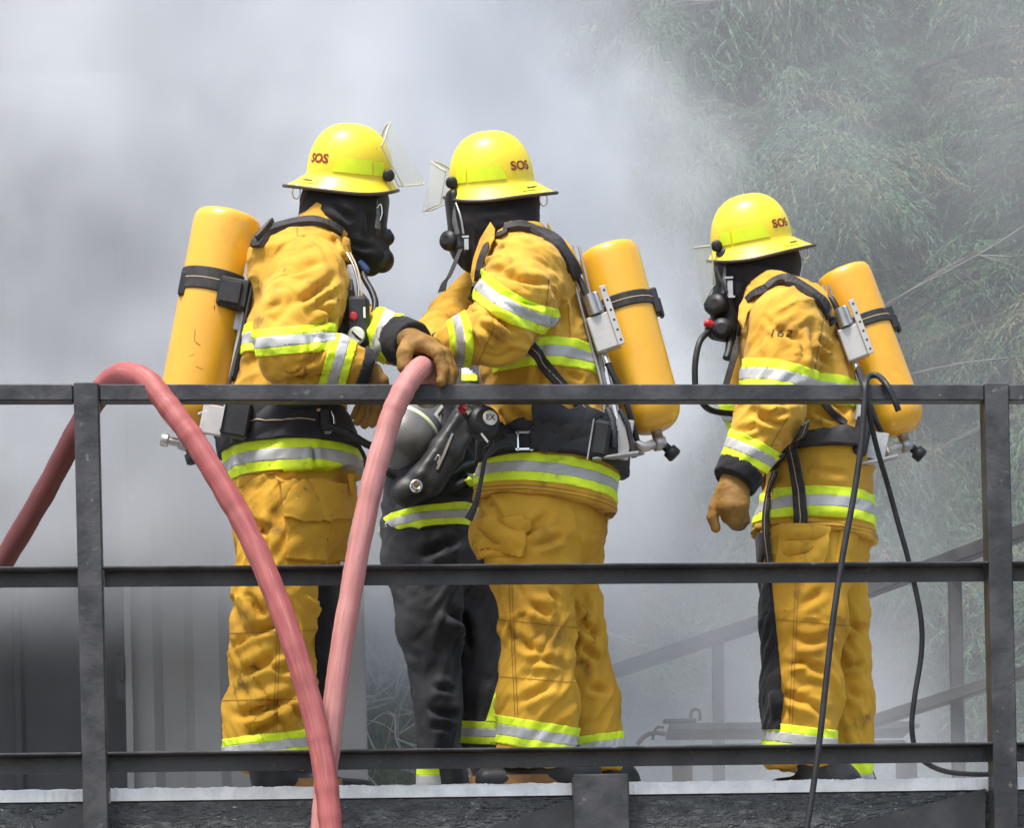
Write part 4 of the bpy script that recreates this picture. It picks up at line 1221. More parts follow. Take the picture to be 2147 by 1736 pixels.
    t.band('reflective_band', tr, pt_[:, 1], 1562, 1606, t.sel('fs'))
    boot(root, (p(535, 0)[0], Y - .10, DECK), (p(648, 0)[0], Y - .10, DECK), p(560, 1560, -.10), .07)
    boot(root, (p(600, 0)[0], Y + .17, DECK), (p(715, 0)[0], Y + .17, DECK), p(630, 1560, .17), .06)
    # ---- hood
    Hd = [Bone(p(722, 405), p(726, 440), (.080, r(84)), (.090, r(86)), YAX, 'h', .03),
          Bone(p(735, 450), p(778, 528), (.085, r(62)), (.055, r(38)), YAX, 'h', .04),
          Bone(p(706, 450), p(690, 505), (.09, r(72)), (.09, r(68)), YAX, 'h', .04),
          Bone(p(720, 480), p(770, 545), (.085, r(55)), (.05, r(26)), YAX, 'h', .04)]
    hd = Surf(Hd, .007)
    hd.folds(('h',), .004, 16, 1.3, 1.4, 3.0)
    hd.crease([(690, 420, 740, 470, 8, .006), (660, 440, 740, 500, 7, .006), (720, 500, 790, 520, 6, .006, 6), (770, 430, 775, 500, 6, .006), (730, 520, 780, 555, 6, .006)])
    ho = hd.obj('flash_hood', M_BLACKCLOTH, root)
    # ---- mask
    B = [Bone(p(795, 420, .0), p(788, 500, .0), (.070, r(22)), (.055, r(20)), YAX, 'm', .02),
         Bone(p(790, 500), p(812, 499), (.03, r(20)), (.026, r(16)), YAX, 'm', .012), Bone(p(778, 540), p(800, 545), (.045, r(30)), (.04, r(27)), YAX, 'm', .015)]
    ms = Surf(B, .006, it=2); mo = ms.obj('face_mask', M_RUBBER, ho)
    mb = MB(); mb.lathe(p(796, 543), np.array((1, 0, -.12)), [(0, .035), (.018, .034), (.028, .027), (.036, .012)], 22); mb.lathe(p(808, 497), np.array((1, 0, .1)), [(-.01, .022), (.016, .021), (.02, .013)], 18); mb.build('regulator', M_RUBBER, mo)
    g = []; n = 12
    for j in range(7):
        c = p(803 - 6 * (j / 6) ** 2, 408 + 84 * j / 6)
        for i in range(n + 1):
            a = R(-80 + 160 * i / n); g.append(c + np.array((math.cos(a) * .030 - .018, math.sin(a) * .068, 0)))
    mesh_np('lens', g, [(j * (n + 1) + i, j * (n + 1) + i + 1, (j + 1) * (n + 1) + i + 1, (j + 1) * (n + 1) + i) for j in range(6) for i in range(n)], M_LENS, mo)
    mb = MB(); mb.tube(spline([p(790, 436, -.07), p(798, 428, -.07), p(801, 446, -.068), p(797, 462, -.068)], 5), .002, 6); mb.build('strap_buckle', M_CHROME, mo)
    hb = hd.bvh(); sb = s.bvh()
    poly = Surf([Bone(p(757, 552, -.05), p(768, 566, -.05), .012, .012)], .006, it=1, pad=.02); poly.obj('shirt', M_BLUE, root)
    # ---- helmet
    helmet(root, p(733, 371), np.array((.985, .13, -.075)), (.05, -.31, 1), 1, visor=(35, .082, .118, -.070))
    # ---- breathing set
    top, bot = p(481, 452, -.02), p(394, 905, -.02); rt = r(72)
    tank = cylinder(root, top, bot, rt, dome=.75)
    band_round(tank, top, bot, rt, .285, .385, M_WEB)
    u_ = (bot - top) / np.linalg.norm(bot - top); sdv = np.array((u_[2], 0, -u_[0])); sdv = -sdv if sdv[0] < 0 else sdv
    mb = MB(); c = p(491, 617, -.105); mb.box(c, (r(66), .05, r(62)), sdv, YAX, -u_, bev=.008); mb.box(c + np.array((-.008, -.028, 0)), (r(44), .012, r(46)), sdv, YAX, -u_, bev=.003)
    mb.build('strap_buckle', M_RUBBER, tank); mb = MB(); mb.box(p(386, 598, -.06), (r(16), .05, r(50)), sdv, YAX, -u_, bev=.004); mb.build('strap_end', M_RUBBER, tank)
    u1 = np.cross(u_, YAX); u1 /= np.linalg.norm(u1); Lt = np.linalg.norm(bot - top)
    mb = MB()
    for t_, a0, ln_, w_, tw in ((.46, -1.35, .010, .0024, .2), (.60, -1.75, .034, .0014, .15), (.635, -1.62, .018, .0028, 1.1), (.69, -1.72, .016, .0030, 2.2), (.74, -1.45, .022, .0012, 1.4)):
        g_ = []
        for i_ in range(5):
            for sg_ in (-1, 1):
                ax_ = Lt * t_ + ln_ * (i_ / 4 - .5) * math.cos(tw) + sg_ * w_ * .5 * math.sin(tw); an_ = a0 + (ln_ * (i_ / 4 - .5) * math.sin(tw) + sg_ * w_ * .5 * math.cos(tw)) / rt
                g_.append(top + u_ * ax_ + (u1 * math.cos(an_) + YAX * math.sin(an_)) * (rt + .0009))
        mb.add(g_, [(2 * i_, 2 * i_ + 1, 2 * i_ + 3, 2 * i_ + 2) for i_ in range(4)])
    mb.build('paint_scuffs', M_INK, tank)
    bp = MB()
    for x, y, w_, h_ in ((513, 572, 46, 42), (491, 668, 42, 46)):
        bp.box(p(x, y, -.075), (r(w_), .006, r(h_)), sdv, YAX, -u_, bev=.0025)
    pl0, pl1 = p(548, 510, .02), p(476, 905, .02)
    bp.box((pl0 + pl1) / 2, (.012, .24, np.linalg.norm(pl1 - pl0)), sdv, YAX, -u_, bev=.004)
    bpo = bp.build('backplate', M_PLATE, root)
    mb = MB(); mb.tube([p(551, 530, -.10), p(482, 800, -.12), p(470, 850, -.12)], .006, 8); mb.tube([p(537, 560, -.125), p(487, 790, -.13)], .0035, 6)
    mb.build('frame_tube', M_STEELFLAT, bpo)
    mb = MB(); mb.box(p(508, 745, -.06), (.02, .12, r(130)), sdv, YAX, -u_, bev=.004); mb.build('back_pad', M_BLACKCLOTH, bpo)
    mb = MB(); mb.box(p(496, 880, -.20), (r(56), .05, r(74)), sdv, YAX, -u_, bev=.006); mb.build('reducer_box', M_RUBBER, bpo)
    mb = MB(); mb.box(p(446, 881, -.16), (r(48), .012, r(62)), sdv, YAX, -u_, bev=.004); mb.tube([p(418, 870, -.15), p(432, 862, -.16), p(428, 895, -.15), p(440, 906, -.16)], .007, 8); mb.box(p(470, 868, -.205), (.004, .055, r(70)), sdv, YAX, -u_); mb.build('bracket', M_PLATE, bpo)
    strap([sb], 'shoulder_strap', root, [(541, 520), (556, 492), (590, 469), (640, 465), (690, 476), (727, 498), (738, 512)], [40, 36, 34, 30, 24, 20], M_WEB, .012, .004)
    strap([sb], 'shoulder_strap', root, [(548, 512), (572, 482), (610, 462), (650, 458)], [10, 10, 9], M_WEB, .02, .01, line=M_STITCH)
    # waist belt
    dz = s.v[:, 2]
    blt = s.patch_obj('waist_belt', M_BLACKCOAT, root, [(-dz, -fz(838, -.19), -(fz(921, -.19)))], T, .016)
    s.patch_obj('stitch_line', M_STITCH, blt, [(-dz, -fz(881.0, -.19), -fz(883.0, -.19)), (pix(s.v)[:, 0], 500, 655)], T, .018)
    def on(x, y, off=.02):
        q, n_ = hit(sb, x, y, off); return q
    mb = MB(); q = on(672, 886, .025)
    for dx in (-16, 22): mb.tube([P(672 + dx, 862, q[1]), P(672 + dx + 6, 875, q[1]), P(672 + dx + 6, 895, q[1]), P(672 + dx, 905, q[1])], .004, 6)
    mb.box(P(672, 860, q[1]), (r(30), .008, .008)); mb.box(P(672, 908, q[1]), (r(44), .008, .008)); mb.build('buckle', M_CHROME, blt)
    mb = MB(); mb.box(q, (r(22), .022, r(46)), bev=.004); mb.build('buckle_block', M_RUBBER, blt)
    tubeobj('belt_tail', root, [P(690, 893, q[1]), P(730, 908, q[1] - .02), P(770, 932, q[1]), P(795, 938, q[1] + .03)], .011, M_RUBBER)
    tubeobj('lanyard', root, [p(735, 905, -.12), p(752, 935, -.1), p(766, 965, -.1), p(768, 1010, -.1)], .006, M_RUBBER)
    s2 = Surf([Bone(p(735, 1000, -.1), p(738, 1035, -.1), (.02, .012), (.012, .006))], .005, it=1, pad=.02); s2.obj('jacket_tab', M_GOLDDIRTY, root)
    # chest gear: strap, hoses, distress alarm with gauge
    strap([sb], 'chest_strap', root, [(724, 530), (733, 575), (734, 620), (732, 655)], [26, 26, 24], M_WEB, .008, .002, default=Y - .12)
    mb = MB(); mb.box(p(738, 590, -.15), (r(24), .012, r(70)), bev=.004)
    mb.build('strap_adjuster', M_METAL, root)
    for dx in (0, 6): tubeobj('gauge_hose', root, [p(728 + dx, 530, -.14), p(742 + dx, 560, -.16), p(751 + dx, 600, -.17), p(752 + dx, 640, -.17)], .0028, M_CHROME if dx == 0 else M_STITCH, seg=8)
    tubeobj('air_hose', root, [p(778, 545, -.02), p(762, 575, -.05), p(780, 612, -.08), p(787, 640, -.1), p(778, 672, -.12), p(764, 684, -.14)], .0095, M_RUBBER)
    g0 = p(750, 676, -.18)
    mb = MB(); mb.box(g0, (r(50), .05, r(104)), bev=.012); mb.box(p(714, 700, -.15), (r(30), .04, r(60)), bev=.006); al = mb.build('distress_alarm', M_RUBBER, root)
    mb = MB(); mb.lathe(p(747, 704, -.205), np.array((0, -1.0, 0)), [(-.012, .024), (.006, .024), (.010, .021)], 24); gg = mb.build('gauge_face', M_WHITE, al)
    mb = MB(); c = p(747, 704, -.217)
    mb.box(c, (.005, .0012, .034), (.7, 0, .7), YAX, (-.7, 0, .7)); mb.box(c + np.array((.006, 0, -.006)), (.004, .0012, .022), (.5, 0, .86), YAX, (-.86, 0, .5)); mb.build('needle', M_INK, gg)
    mb = MB(); mb.lathe(p(741, 664, -.2), np.array((0, -1.0, 0)), [(-.01, .012), (.008, .012), (.010, .008)], 16); mb.build('button', M_REDKNOB, al)
    mb = MB(); mb.box(p(764, 655, -.206), (.006, .003, .03)); mb.build('light_strip', M_WHITE, al)
    # gloves
    w0 = p(866, 722, -.28); yb = 8.02 - Y
    kn = [p(884, 722, -.40), p(898, 724, -.36), p(910, 728, -.32), p(918, 732, -.28)]
    fg = [[p(918, 740, -.42), p(930, 778, -.425), p(925, 800, -.43)], [p(930, 742, -.375), p(943, 782, -.38), p(940, 806, -.39)], [p(938, 746, -.33), p(949, 784, -.335), p(945, 806, -.345)], [p(940, 752, -.285), p(947, 786, -.29), p(943, 802, -.30)]]
    glove(root, p(862, 716, -.30), kn, fg, [p(858, 722, -.385), p(848, 742, -.42), p(848, 768, -.425)], .030)
    kn = [p(790, 800, -.28), p(784, 806, -.245), p(776, 810, -.21), p(768, 812, -.18)]
    fg = [[p(792, 838, -.27), p(790, 872, -.26), p(780, 888, -.25)], [p(782, 842, -.235), p(776, 876, -.23), p(764, 890, -.22)], [p(770, 842, -.20), p(762, 872, -.195), p(750, 884, -.19)], [p(758, 840, -.17), p(750, 862, -.165), p(742, 872, -.16)]]
    glove(root, p(776, 785, -.29), kn, fg, [p(785, 800, -.31), p(800, 800, -.31), p(806, 822, -.30)], .027)
    return root
person_a()
# ================================================================ breathing set seen from the wearer's left (middle and right firefighters)
def back_set(root, sb, p, r, top, bot, rt, box, plate, dz=-.06):
    """cylinder with strap, backplate, pale metal box with flange and the hoses below it"""
    tank = cylinder(root, top, bot, rt, dome=.85)
    d = (bot - top) / np.linalg.norm(bot - top); sdv = np.array((-d[2], 0, d[0])); sdv = sdv if sdv[0] > 0 else -sdv
    L_ = np.linalg.norm(bot - top)
    t0 = plate['strap'] / 1.0
    band_round(tank, top, bot, rt, t0, t0 + .073, M_WEB)
    mb = MB(); c = top + d * L_ * (t0 + .055) + sdv * (rt + .006)
    mb.box(c, (.022, .05, L_ * .14), sdv, YAX, -d, bev=.005); mb.box(c + sdv * .010 + d * .02, (.012, .03, L_ * .10), sdv, YAX, -d, bev=.003); mb.build('strap_buckle', M_RUBBER, tank)
    pl0, pl1 = plate['line']
    dd = pl1 - pl0; ln = np.linalg.norm(dd); dd /= ln; su = np.array((-dd[2], 0, dd[0])); su = su if su[0] > 0 else -su
    mb = MB(); mb.box((pl0 + pl1) / 2, (.014, .24, ln), su, YAX, -dd, bev=.004); bp = mb.build('backplate', M_PLATE, root)
    mb = MB(); mb.tube([pl0 + YAX * -.115, pl1 + YAX * -.115], .0065, 8); mb.tube([pl0 + YAX * -.10 + su * .022, pl1 + YAX * -.10 + su * .02], .004, 8); mb.build('frame_tube', M_METAL, bp)
    mb = MB(); mb.box((pl0 + pl1) / 2 - su * .022, (.03, .17, ln * .86), su, YAX, -dd, bev=.01); mb.build('back_pad', M_BLACKCLOTH, bp)
    a, b, w_, h_ = box                                   # box centre, direction of its long side, width, height
    bd = b / np.linalg.norm(b); bs = np.array((-bd[2], 0, bd[0])); bs = bs if bs[0] > 0 else -bs
    mb = MB(); mb.box(a + bd * h_ * .20, (w_, .045, h_ * .58), bs, YAX, -bd, bev=.003)
    bo = mb.build('metal_box', M_PLATE, bp)
    mb = MB(); mb.box(a - bd * h_ * .28 + bs * -w_ * .04, (w_ * .62, .05, h_ * .36), bs, YAX, -bd, bev=.006)
    mb.tube([a - bd * h_ * .44 - bs * w_ * .10 - YAX * .02, a - bd * h_ * .10 - bs * w_ * .10 - YAX * .02], .016, 14); mb.build('metal_valve_block', M_METAL, bo)
    mb = MB(); mb.box(a + bs * w_ * .47 - YAX * .026, (w_ * .26, .006, h_), bs, YAX, -bd, bev=.0015); fl = mb.build('flange', M_PLATE, bo)
    mb = MB()
    for t in np.linspace(-.42, .42, 6): mb.lathe(a + bs * w_ * .49 - YAX * .0285 + bd * h_ * t, -YAX, [(0, .0036), (.0012, .0036)], 10)
    mb.build('flange_holes', M_INK, fl)
    return tank, bp, d, sdv
def waist_gear(root, jk, sb, s, T, p, r, zt, zb, x0, x1, tilt, off=.02):
    """padded waist belt with its stitch line"""
    v = s.v[:, 2] + tilt * (s.v[:, 0])
    pxx = pix(s.v)[:, 0]
    b = s.patch_obj('waist_belt', M_BLACKCOAT, root, [(v, zb, zt), (pxx, x0, x1)], T, off, True)
    m_ = (zt * .52 + zb * .48)
    s.patch_obj('stitch_line', M_STITCH, b, [(v, m_ - .0014, m_ + .0014), (pxx, x0 + 20, x1 - 30)], T, off + .002, True)
    return b
# ================================================================ person in the middle, facing left
def person_b():
    Y = 8.45; p = lambda x, y, d=0.0: P(x, y, Y + d); r = lambda q: S(q, Y)
    base = (p(1165, 1640)[0], Y, DECK)
    fw = np.array((-.98, .12, -.12)); up = np.array((-.05, 0, 1.0)); hc = p(1022, 440)
    root = under_body('person', base, (hc, fw, up), (p(1095, 600), .2), (p(1150, 1010), .2),
        [[p(1100, 590, -.18), p(1045, 700, -.40), p(950, 722, -.22)], [p(1040, 600, .2), p(945, 690, .1), p(885, 740, -.2)]],
        [[p(1130, 1050, -.08), p(1128, 1290, -.10), p(1125, 1600, -.1)], [p(1200, 1050, .10), p(1200, 1285, .12), p(1250, 1600, .16)]],
        'firefighter facing left between the red hose and the others, holding the hose at the rail', GROUP)
    J = [Bone(p(1142, 1066), p(1155, 930), (.21, r(154)), (.19, r(136)), YAX, 'torso', .05, 1),
         Bone(p(1155, 930), p(1132, 760), (.19, r(136)), (.20, r(116)), YAX, 'torso', .05),
         Bone(p(1132, 760), p(1103, 630), (.20, r(116)), (.21, r(104)), YAX, 'torso', .05),
         Bone(p(1103, 630), p(1082, 535), (.205, r(100)), (.10, r(55)), YAX, 'torso', .06),
         Bone(p(1148, 560, -.11), p(1085, 532, -.10), r(62), r(52), YAX, 'torso', .05), Bone(p(1148, 560, .11), p(1085, 532, .10), r(62), r(52), YAX, 'torso', .05),
         Bone(p(1098, 590, -.19), p(1075, 640, -.30), (r(88), r(84)), (r(78), r(74)), YAX, 'nu', .04),
         Bone(p(1075, 640, -.30), p(1046, 692, -.40), (r(78), r(74)), (r(64), r(62)), YAX, 'nu', .03),
         Bone(p(1044, 696, -.40), p(952, 722, -.25), (r(64), r(60)), (r(48), r(44)), YAX, 'nf', .02, None, 1),
         Bone(p(1040, 610, .20), p(952, 672, .12), r(74), r(56), YAX, 'fu', .04),
         Bone(p(952, 672, .12), p(880, 745, -.15), r(54), r(42), YAX, 'ff', .02, None, 1)]
    s = Surf(J, .0058, it=1)
    s.folds(('torso',), .007, 9, 1.4, 1.1, 2.0)
    s.folds(('nu', 'nf'), .011, 12, 1.2, 1.3, 6.0, centre=[.02, .26], width=.11, base=.4)
    s.folds(('fu', 'ff'), .007, 14, 1.2, 1.2, 3.0)
    s.rumple(.004, 11, 5.3)
    s.crease([(1020, 560, 1180, 590, 7, .010, 14), (1010, 590, 1165, 640, 7, .012, 16), (1150, 580, 1185, 720, 8, .012, -8), (1035, 530, 1060, 510, 7, .008), (1015, 570, 1090, 540, 6, .009, 8),
              (1010, 655, 1075, 700, 7, .012, -10), (1000, 680, 1050, 730, 6, .012, -8), (1030, 650, 1090, 705, 6, .008), (985, 690, 1010, 740, 6, .009), (1150, 640, 1130, 700, 7, .010),
              (1190, 600, 1215, 700, 9, .006), (1060, 860, 1110, 880, 7, .010), (1040, 850, 1060, 905, 7, .010), (1120, 850, 1200, 870, 7, .008), (1180, 780, 1230, 800, 6, .006),
              (1140, 700, 1120, 860, 9, .006)])
    jk = s.obj('jacket', M_GOLD, root); px = pix(s.v); T = s.sel('torso')
    v = s.v[:, 2] + .13 * (s.v[:, 0] - base[0])
    f = lambda x, y, d: P(x, y, Y + d)[2] + .13 * (P(x, y, Y + d)[0] - base[0])
    s.band('reflective_band', jk, -v, -f(1120, 951, -.19), -f(1120, 1011, -.19), T)
    v2 = s.v[:, 2] + .0 * s.v[:, 0]
    s.band('reflective_band', jk, -v2, -P(1200, 713, Y - .17)[2], -P(1200, 772, Y - .17)[2], T, extra=[(px[:, 0], 1035, 1400)])
    nu = s.sel('nu'); nf = s.sel('nf')
    # upper sleeve trim curves round the foreshortened arm
    dirn = np.array((-.50, .86)); q = (px - np.array((1075, 612))) @ dirn
    lat = (px - np.array((1075, 612))) @ np.array((.86, .50)); q = q + .0016 * lat ** 2 * np.sign(1)
    s.band('reflective_band', jk, q, 0, 60, nu | nf, extra=[(px[:, 1], 560, 735)])
    q = (px - np.array((985, 720))) @ np.array((-1, .0)) + .0035 * (px[:, 1] - 722) ** 2 * -1 + 8
    s.band('reflective_band', jk, q, 0, 48, nf)
    for k in (0, 8): s.seam(jk, [(s.v[:, 2] + .13 * (s.v[:, 0] - base[0]), f(1120, 1022 + k, -.19) - .0012, f(1120, 1022 + k, -.19) + .0012)], T)
    s.seam(jk, [(pixfield(s, 1185, 560, 1200, 770), -.8, .8), (px[:, 1], 570, 712)], T); s.seam(jk, [(pixfield(s, 1150, 590, 1140, 700), -.8, .8), (px[:, 1], 585, 700)], s.sel('nu', 'torso'))
    s.seam(jk, [(pixfield(s, 1030, 700, 1010, 745), -.8, .8)], nf)
    ring_cuff(jk, p(962, 719, -.265), p(936, 726, -.225), (r(46), r(43)), (r(41), r(40)), M_WHITE if False else M_GOLDDIRTY)
    ring_cuff(jk, p(940, 726, -.23), p(926, 729, -.21), (r(40), r(36)), (r(38), r(35)), M_BLACKCLOTH)
    collar(jk, p(1080, 545), (r(82), .112), p(1086, 486), (r(66), .104), (1, -.05), (1, -.02))
    flap('lapel', jk, [(1028, 464, Y - .13), (1038, 478, Y - .15), (1037, 500, Y - .17), (1012, 540, Y - .19), (996, 616, Y - .19), (986, 575, Y - .16), (992, 540, Y - .15), (1006, 500, Y - .13)], M_GOLD)
    q0, n0 = hit(s.bvh(), 1155, 500, .0)
    mb = MB(); c = p(1150, 490, -.05)
    mb.add([c + np.array(a) for a in ((-.012, 0, -.035), (.03, 0, -.035), (-.002, -.006, .032), (-.012, .02, -.035), (.03, .02, -.035), (-.002, .012, .032))], [(0, 1, 2), (5, 4, 3), (0, 3, 4, 1), (1, 4, 5, 2), (2, 5, 3, 0)]); mb.build('collar_tab', M_GOLD, jk)
    # ---- trousers
    Tt = [Bone(p(1146, 1010), p(1132, 1100), (.16, r(118)), (.18, r(134)), YAX, 'hip', .06),
          Bone(p(1116, 1112, -.07), p(1112, 1170, -.09), (.14, r(106)), (.13, r(98)), YAX, 'nt', .04),
          Bone(p(1118, 1150, -.09), p(1126, 1300, -.10), (.125, r(84)), (.11, r(72)), YAX, 'nt', .03),
          Bone(p(1126, 1300, -.10), p(1126, 1480, -.10), (.11, r(72)), (.11, r(80)), YAX, 'ns', .03),
          Bone(p(1126, 1480, -.10), p(1124, 1612, -.10), (.11, r(80)), (.105, r(80)), YAX, 'ns', .03, None, 1),
          Bone(p(1190, 1070, .10), p(1200, 1280, .12), (.13, r(82)), (.11, r(56)), YAX, 'ft', .04),
          Bone(p(1200, 1280, .12), p(1226, 1470, .14), (.11, r(58)), (.11, r(66)), YAX, 'fs', .03),
          Bone(p(1226, 1470, .14), p(1238, 1622, .14), (.11, r(66)), (.11, r(72)), YAX, 'fs', .03, None, 1)]
    t = Surf(Tt, .006, it=1)
    t.folds(('hip', 'nt'), .008, 9, 1.1, 1.5, 6.0)
    t.folds(('ns',), .011, 10, 1.0, 1.6, 8.0); t.folds(('ft', 'fs'), .012, 9, 1.0, 1.4, 1.0)
    t.rumple(.005, 9, 4.1)
    t.crease([(1010, 1100, 1070, 1140, 9, .014, 14), (1040, 1092, 1130, 1108, 9, .010, 16), (1085, 1130, 1170, 1060, 9, .008), (1110, 1150, 1195, 1120, 7, .009), (1000, 1150, 1090, 1165, 8, .008),
              (1100, 1260, 1170, 1300, 8, .012), (1150, 1235, 1175, 1270, 6, .010), (1080, 1330, 1160, 1370, 9, .010, 12), (1090, 1390, 1190, 1400, 8, .010, -10), (1075, 1480, 1170, 1430, 8, .010), (1060, 1300, 1075, 1350, 7, .010),
              (1210, 1300, 1270, 1330, 9, .016, 8), (1215, 1350, 1265, 1390, 8, .012), (1220, 1440, 1290, 1450, 8, .008), (1215, 1240, 1245, 1290, 7, .008)])
    tr = t.obj('trousers', M_GOLDDIRTY, root); tp = pix(t.v)
    poly_panel(t, 'cargo_pocket', M_GOLDDIRTY, tr, [(1000, 1088), (1110, 1090), (1098, 1166), (984, 1172)], .018, t.sel('hip', 'nt'))
    t.band('reflective_band', tr, (tp - np.array((1130, 1514))) @ np.array((-.16, .99)), 0, 58, t.sel('ns'))
    t.band('reflective_band', tr, (tp - np.array((1254, 1540))) @ np.array((.13, .99)), 0, 50, t.sel('fs'))
    for k in (0, 6): t.seam(tr, [(pixfield(t, 1068 + k, 1230, 1080 + k, 1500), -.8, .8), (tp[:, 1], 1200, 1500)], t.sel('nt', 'ns'))
    t.seam(tr, [(pixfield(t, 1050, 1300, 1200, 1316), -.8, .8)], t.sel('nt', 'ns')); t.seam(tr, [(pixfield(t, 1050, 1420, 1200, 1432), -.8, .8)], t.sel('ns'))
    boot(root, (p(1185, 0)[0], Y - .10, DECK), (p(985, 0)[0], Y - .12, DECK), p(1124, 1560, -.10), .065)
    boot(root, (p(1275, 0)[0], Y + .15, DECK), (p(1190, 0)[0], Y + .10, DECK), p(1238, 1560, .15), .06)
    # ---- hood
    Hd = [Bone(p(1034, 402), p(1026, 450), (.080, r(86)), (.090, r(84)), YAX, 'h', .03),
          Bone(p(1012, 450), p(985, 522), (.085, r(60)), (.058, r(36)), YAX, 'h', .04),
          Bone(p(1052, 440), p(1078, 520), (.095, r(76)), (.10, r(58)), YAX, 'h', .04),
          Bone(p(1030, 480), p(1000, 545), (.085, r(58)), (.05, r(26)), YAX, 'h', .04)]
    hd = Surf(Hd, .007); hd.folds(('h',), .0035, 16, 1.3, 1.4, 5.0)
    hd.crease([(990, 440, 1100, 430, 8, .004), (1000, 500, 1090, 480, 8, .006), (1040, 520, 1120, 470, 7, .006)])
    ho = hd.obj('flash_hood', M_BLACKCLOTH, root)
    B = [Bone(p(952, 420), p(966, 525), (.072, r(20)), (.055, r(22)), YAX, 'm', .02), Bone(p(962, 500), p(944, 506), (.03, r(22)), (.026, r(18)), YAX, 'm', .012), Bone(p(975, 530), p(985, 548), (.05, r(24)), (.03, r(16)), YAX, 'm', .015)]
    ms = Surf(B, .006, it=2); mo = ms.obj('face_mask', M_RUBBER, ho)
    mb = MB(); mb.lathe(p(946, 506, -.03), np.array((-.6, -.8, 0)), [(-.02, .026), (.012, .029), (.022, .026), (.026, .012)], 20); mb.build('regulator', M_RUBBER, mo)
    g = []; n = 12
    for j in range(7):
        c = p(944 + 12 * j / 6 - 4 * math.sin(j / 6 * 3), 412 + 92 * j / 6)
        for i in range(n + 1):
            a = R(-80 + 160 * i / n); g.append(c + np.array((-math.cos(a) * .030 + .018, math.sin(a) * .068, 0)))
    mesh_np('lens', g, [(j * (n + 1) + i, j * (n + 1) + i + 1, (j + 1) * (n + 1) + i + 1, (j + 1) * (n + 1) + i) for j in range(6) for i in range(n)], M_LENS, mo)
    tubeobj('mask_strap', mo, [p(956, 425, -.075), p(966, 455, -.085), p(972, 490, -.08)], .0035, M_METAL, seg=6)
    mb = MB(); mb.box(p(978, 512, -.075), (r(10), .006, r(24)), bev=.001); mb.box(p(976, 496, -.078), (r(14), .004, r(4))); mb.build('strap_buckle', M_METAL, mo)
    st = MB(); pth = spline([p(966, 522, -.06), p(952, 556, -.07), p(941, 580, -.075), p(932, 592, -.075), p(926, 612, -.075)], 5); n_ = len(pth)
    st.strip(pth, np.tile((.97, 0, .2), (n_, 1)), np.tile((0, -1.0, 0), (n_, 1)), np.interp(np.arange(n_), [0, n_ * .6, n_ - 1], [.015, .014, .024]), .003); st.build('hanging_strap', M_WEB, mo)
    helmet(root, p(1031, 386), np.array((-.985, .13, -.03)), (-.02, -.31, 1), -1, visor=(16, .076, .044, -.094))
    # ---- breathing set
    sb = s.bvh()
    top, bot = p(1272, 521, .0), p(1376, 905, .0)
    tank, bp, d, sdv = back_set(root, sb, p, r, top, bot, r(64), (p(1258, 674, -.13), np.array((p(1282, 735)[0] - p(1240, 612)[0], 0, p(1282, 735)[2] - p(1240, 612)[2])), r(54), r(128)),
                                {'strap': .285, 'line': (p(1196, 540, .02), p(1292, 935, .02))})
    strap([sb], 'shoulder_strap', root, [(1061, 482), (1090, 478), (1116, 484), (1161, 508), (1189, 548), (1206, 576)], [24, 30, 34, 40, 38, 30], M_WEB, .012, .004, default=Y - .1)
    strap([sb], 'shoulder_strap', root, [(1066, 488), (1030, 505), (1008, 545), (1001, 590), (992, 620)], [14, 15, 16, 22], M_WEB, .008, .003, default=Y - .2)
    strap([sb], 'side_strap', root, [(1113, 727), (1136, 757), (1170, 802), (1215, 850), (1232, 868)], [26, 26], M_WEB, .006, .006, default=Y - .15, line=M_STITCH)
    tubeobj('air_hose', root, [p(1196, 560, -.13), p(1216, 588, -.145), p(1226, 612, -.15), p(1236, 632, -.15)], .009, M_RUBBER)
    tubeobj('pressure_hose', root, [p(1202, 570, -.12), p(1212, 620, -.135), p(1228, 680, -.13), p(1244, 740, -.12), p(1262, 810, -.12), p(1268, 880, -.12)], .006, M_METAL)
    h2 = tubeobj('air_hose', root, [p(1268, 745, -.12), p(1280, 775, -.13), p(1300, 815, -.13), p(1318, 860, -.12), p(1336, 925, -.1)], .0085, M_RUBBER)
    tubeobj('ferrule', h2, [p(1265, 740, -.12), p(1274, 764, -.128)], .011, M_CHROME)
    # ---- waist
    tl = .0; blt = waist_gear(root, jk, sb, s, T, p, r, P(1120, 884, Y - .19)[2], P(1120, 948, Y - .19)[2], 1010, 1300, .0)
    s.patch_obj('belt_pad', M_BLACKCOAT, root, [(s.v[:, 2] + .1 * s.v[:, 0], P(1240, 968, Y - .12)[2] + .1 * P(1240, 968, Y - .12)[0], P(1200, 868, Y - .15)[2] + .1 * P(1200, 868, Y - .15)[0]), (px[:, 0], 1118, 1400)], T, .030)
    q, _ = hit(sb, 1088, 924, .028)
    mb = MB()
    for dx in (-14, 14): mb.box(P(1100 + dx, 924, q[1]), (r(6), .012, r(44)), bev=.002)
    for dy in (-18, 18): mb.box(P(1100, 924 + dy, q[1] - .001), (r(40), .010, r(6)), bev=.002)
    mb.build('buckle', M_CHROME, blt)
    mb = MB(); mb.box(P(1070, 926, q[1]), (r(26), .016, r(34)), bev=.004); mb.build('buckle_block', M_RUBBER, blt)
    mb = MB(); c = p(1256, 924, -.17); mb.box(c, (r(42), .07, r(76)), (.98, 0, -.18), YAX, (.18, 0, .98), bev=.01); rb = mb.build('reducer_box', M_RUBBER, bp)
    mb = MB(); c = p(1296, 920, -.13)
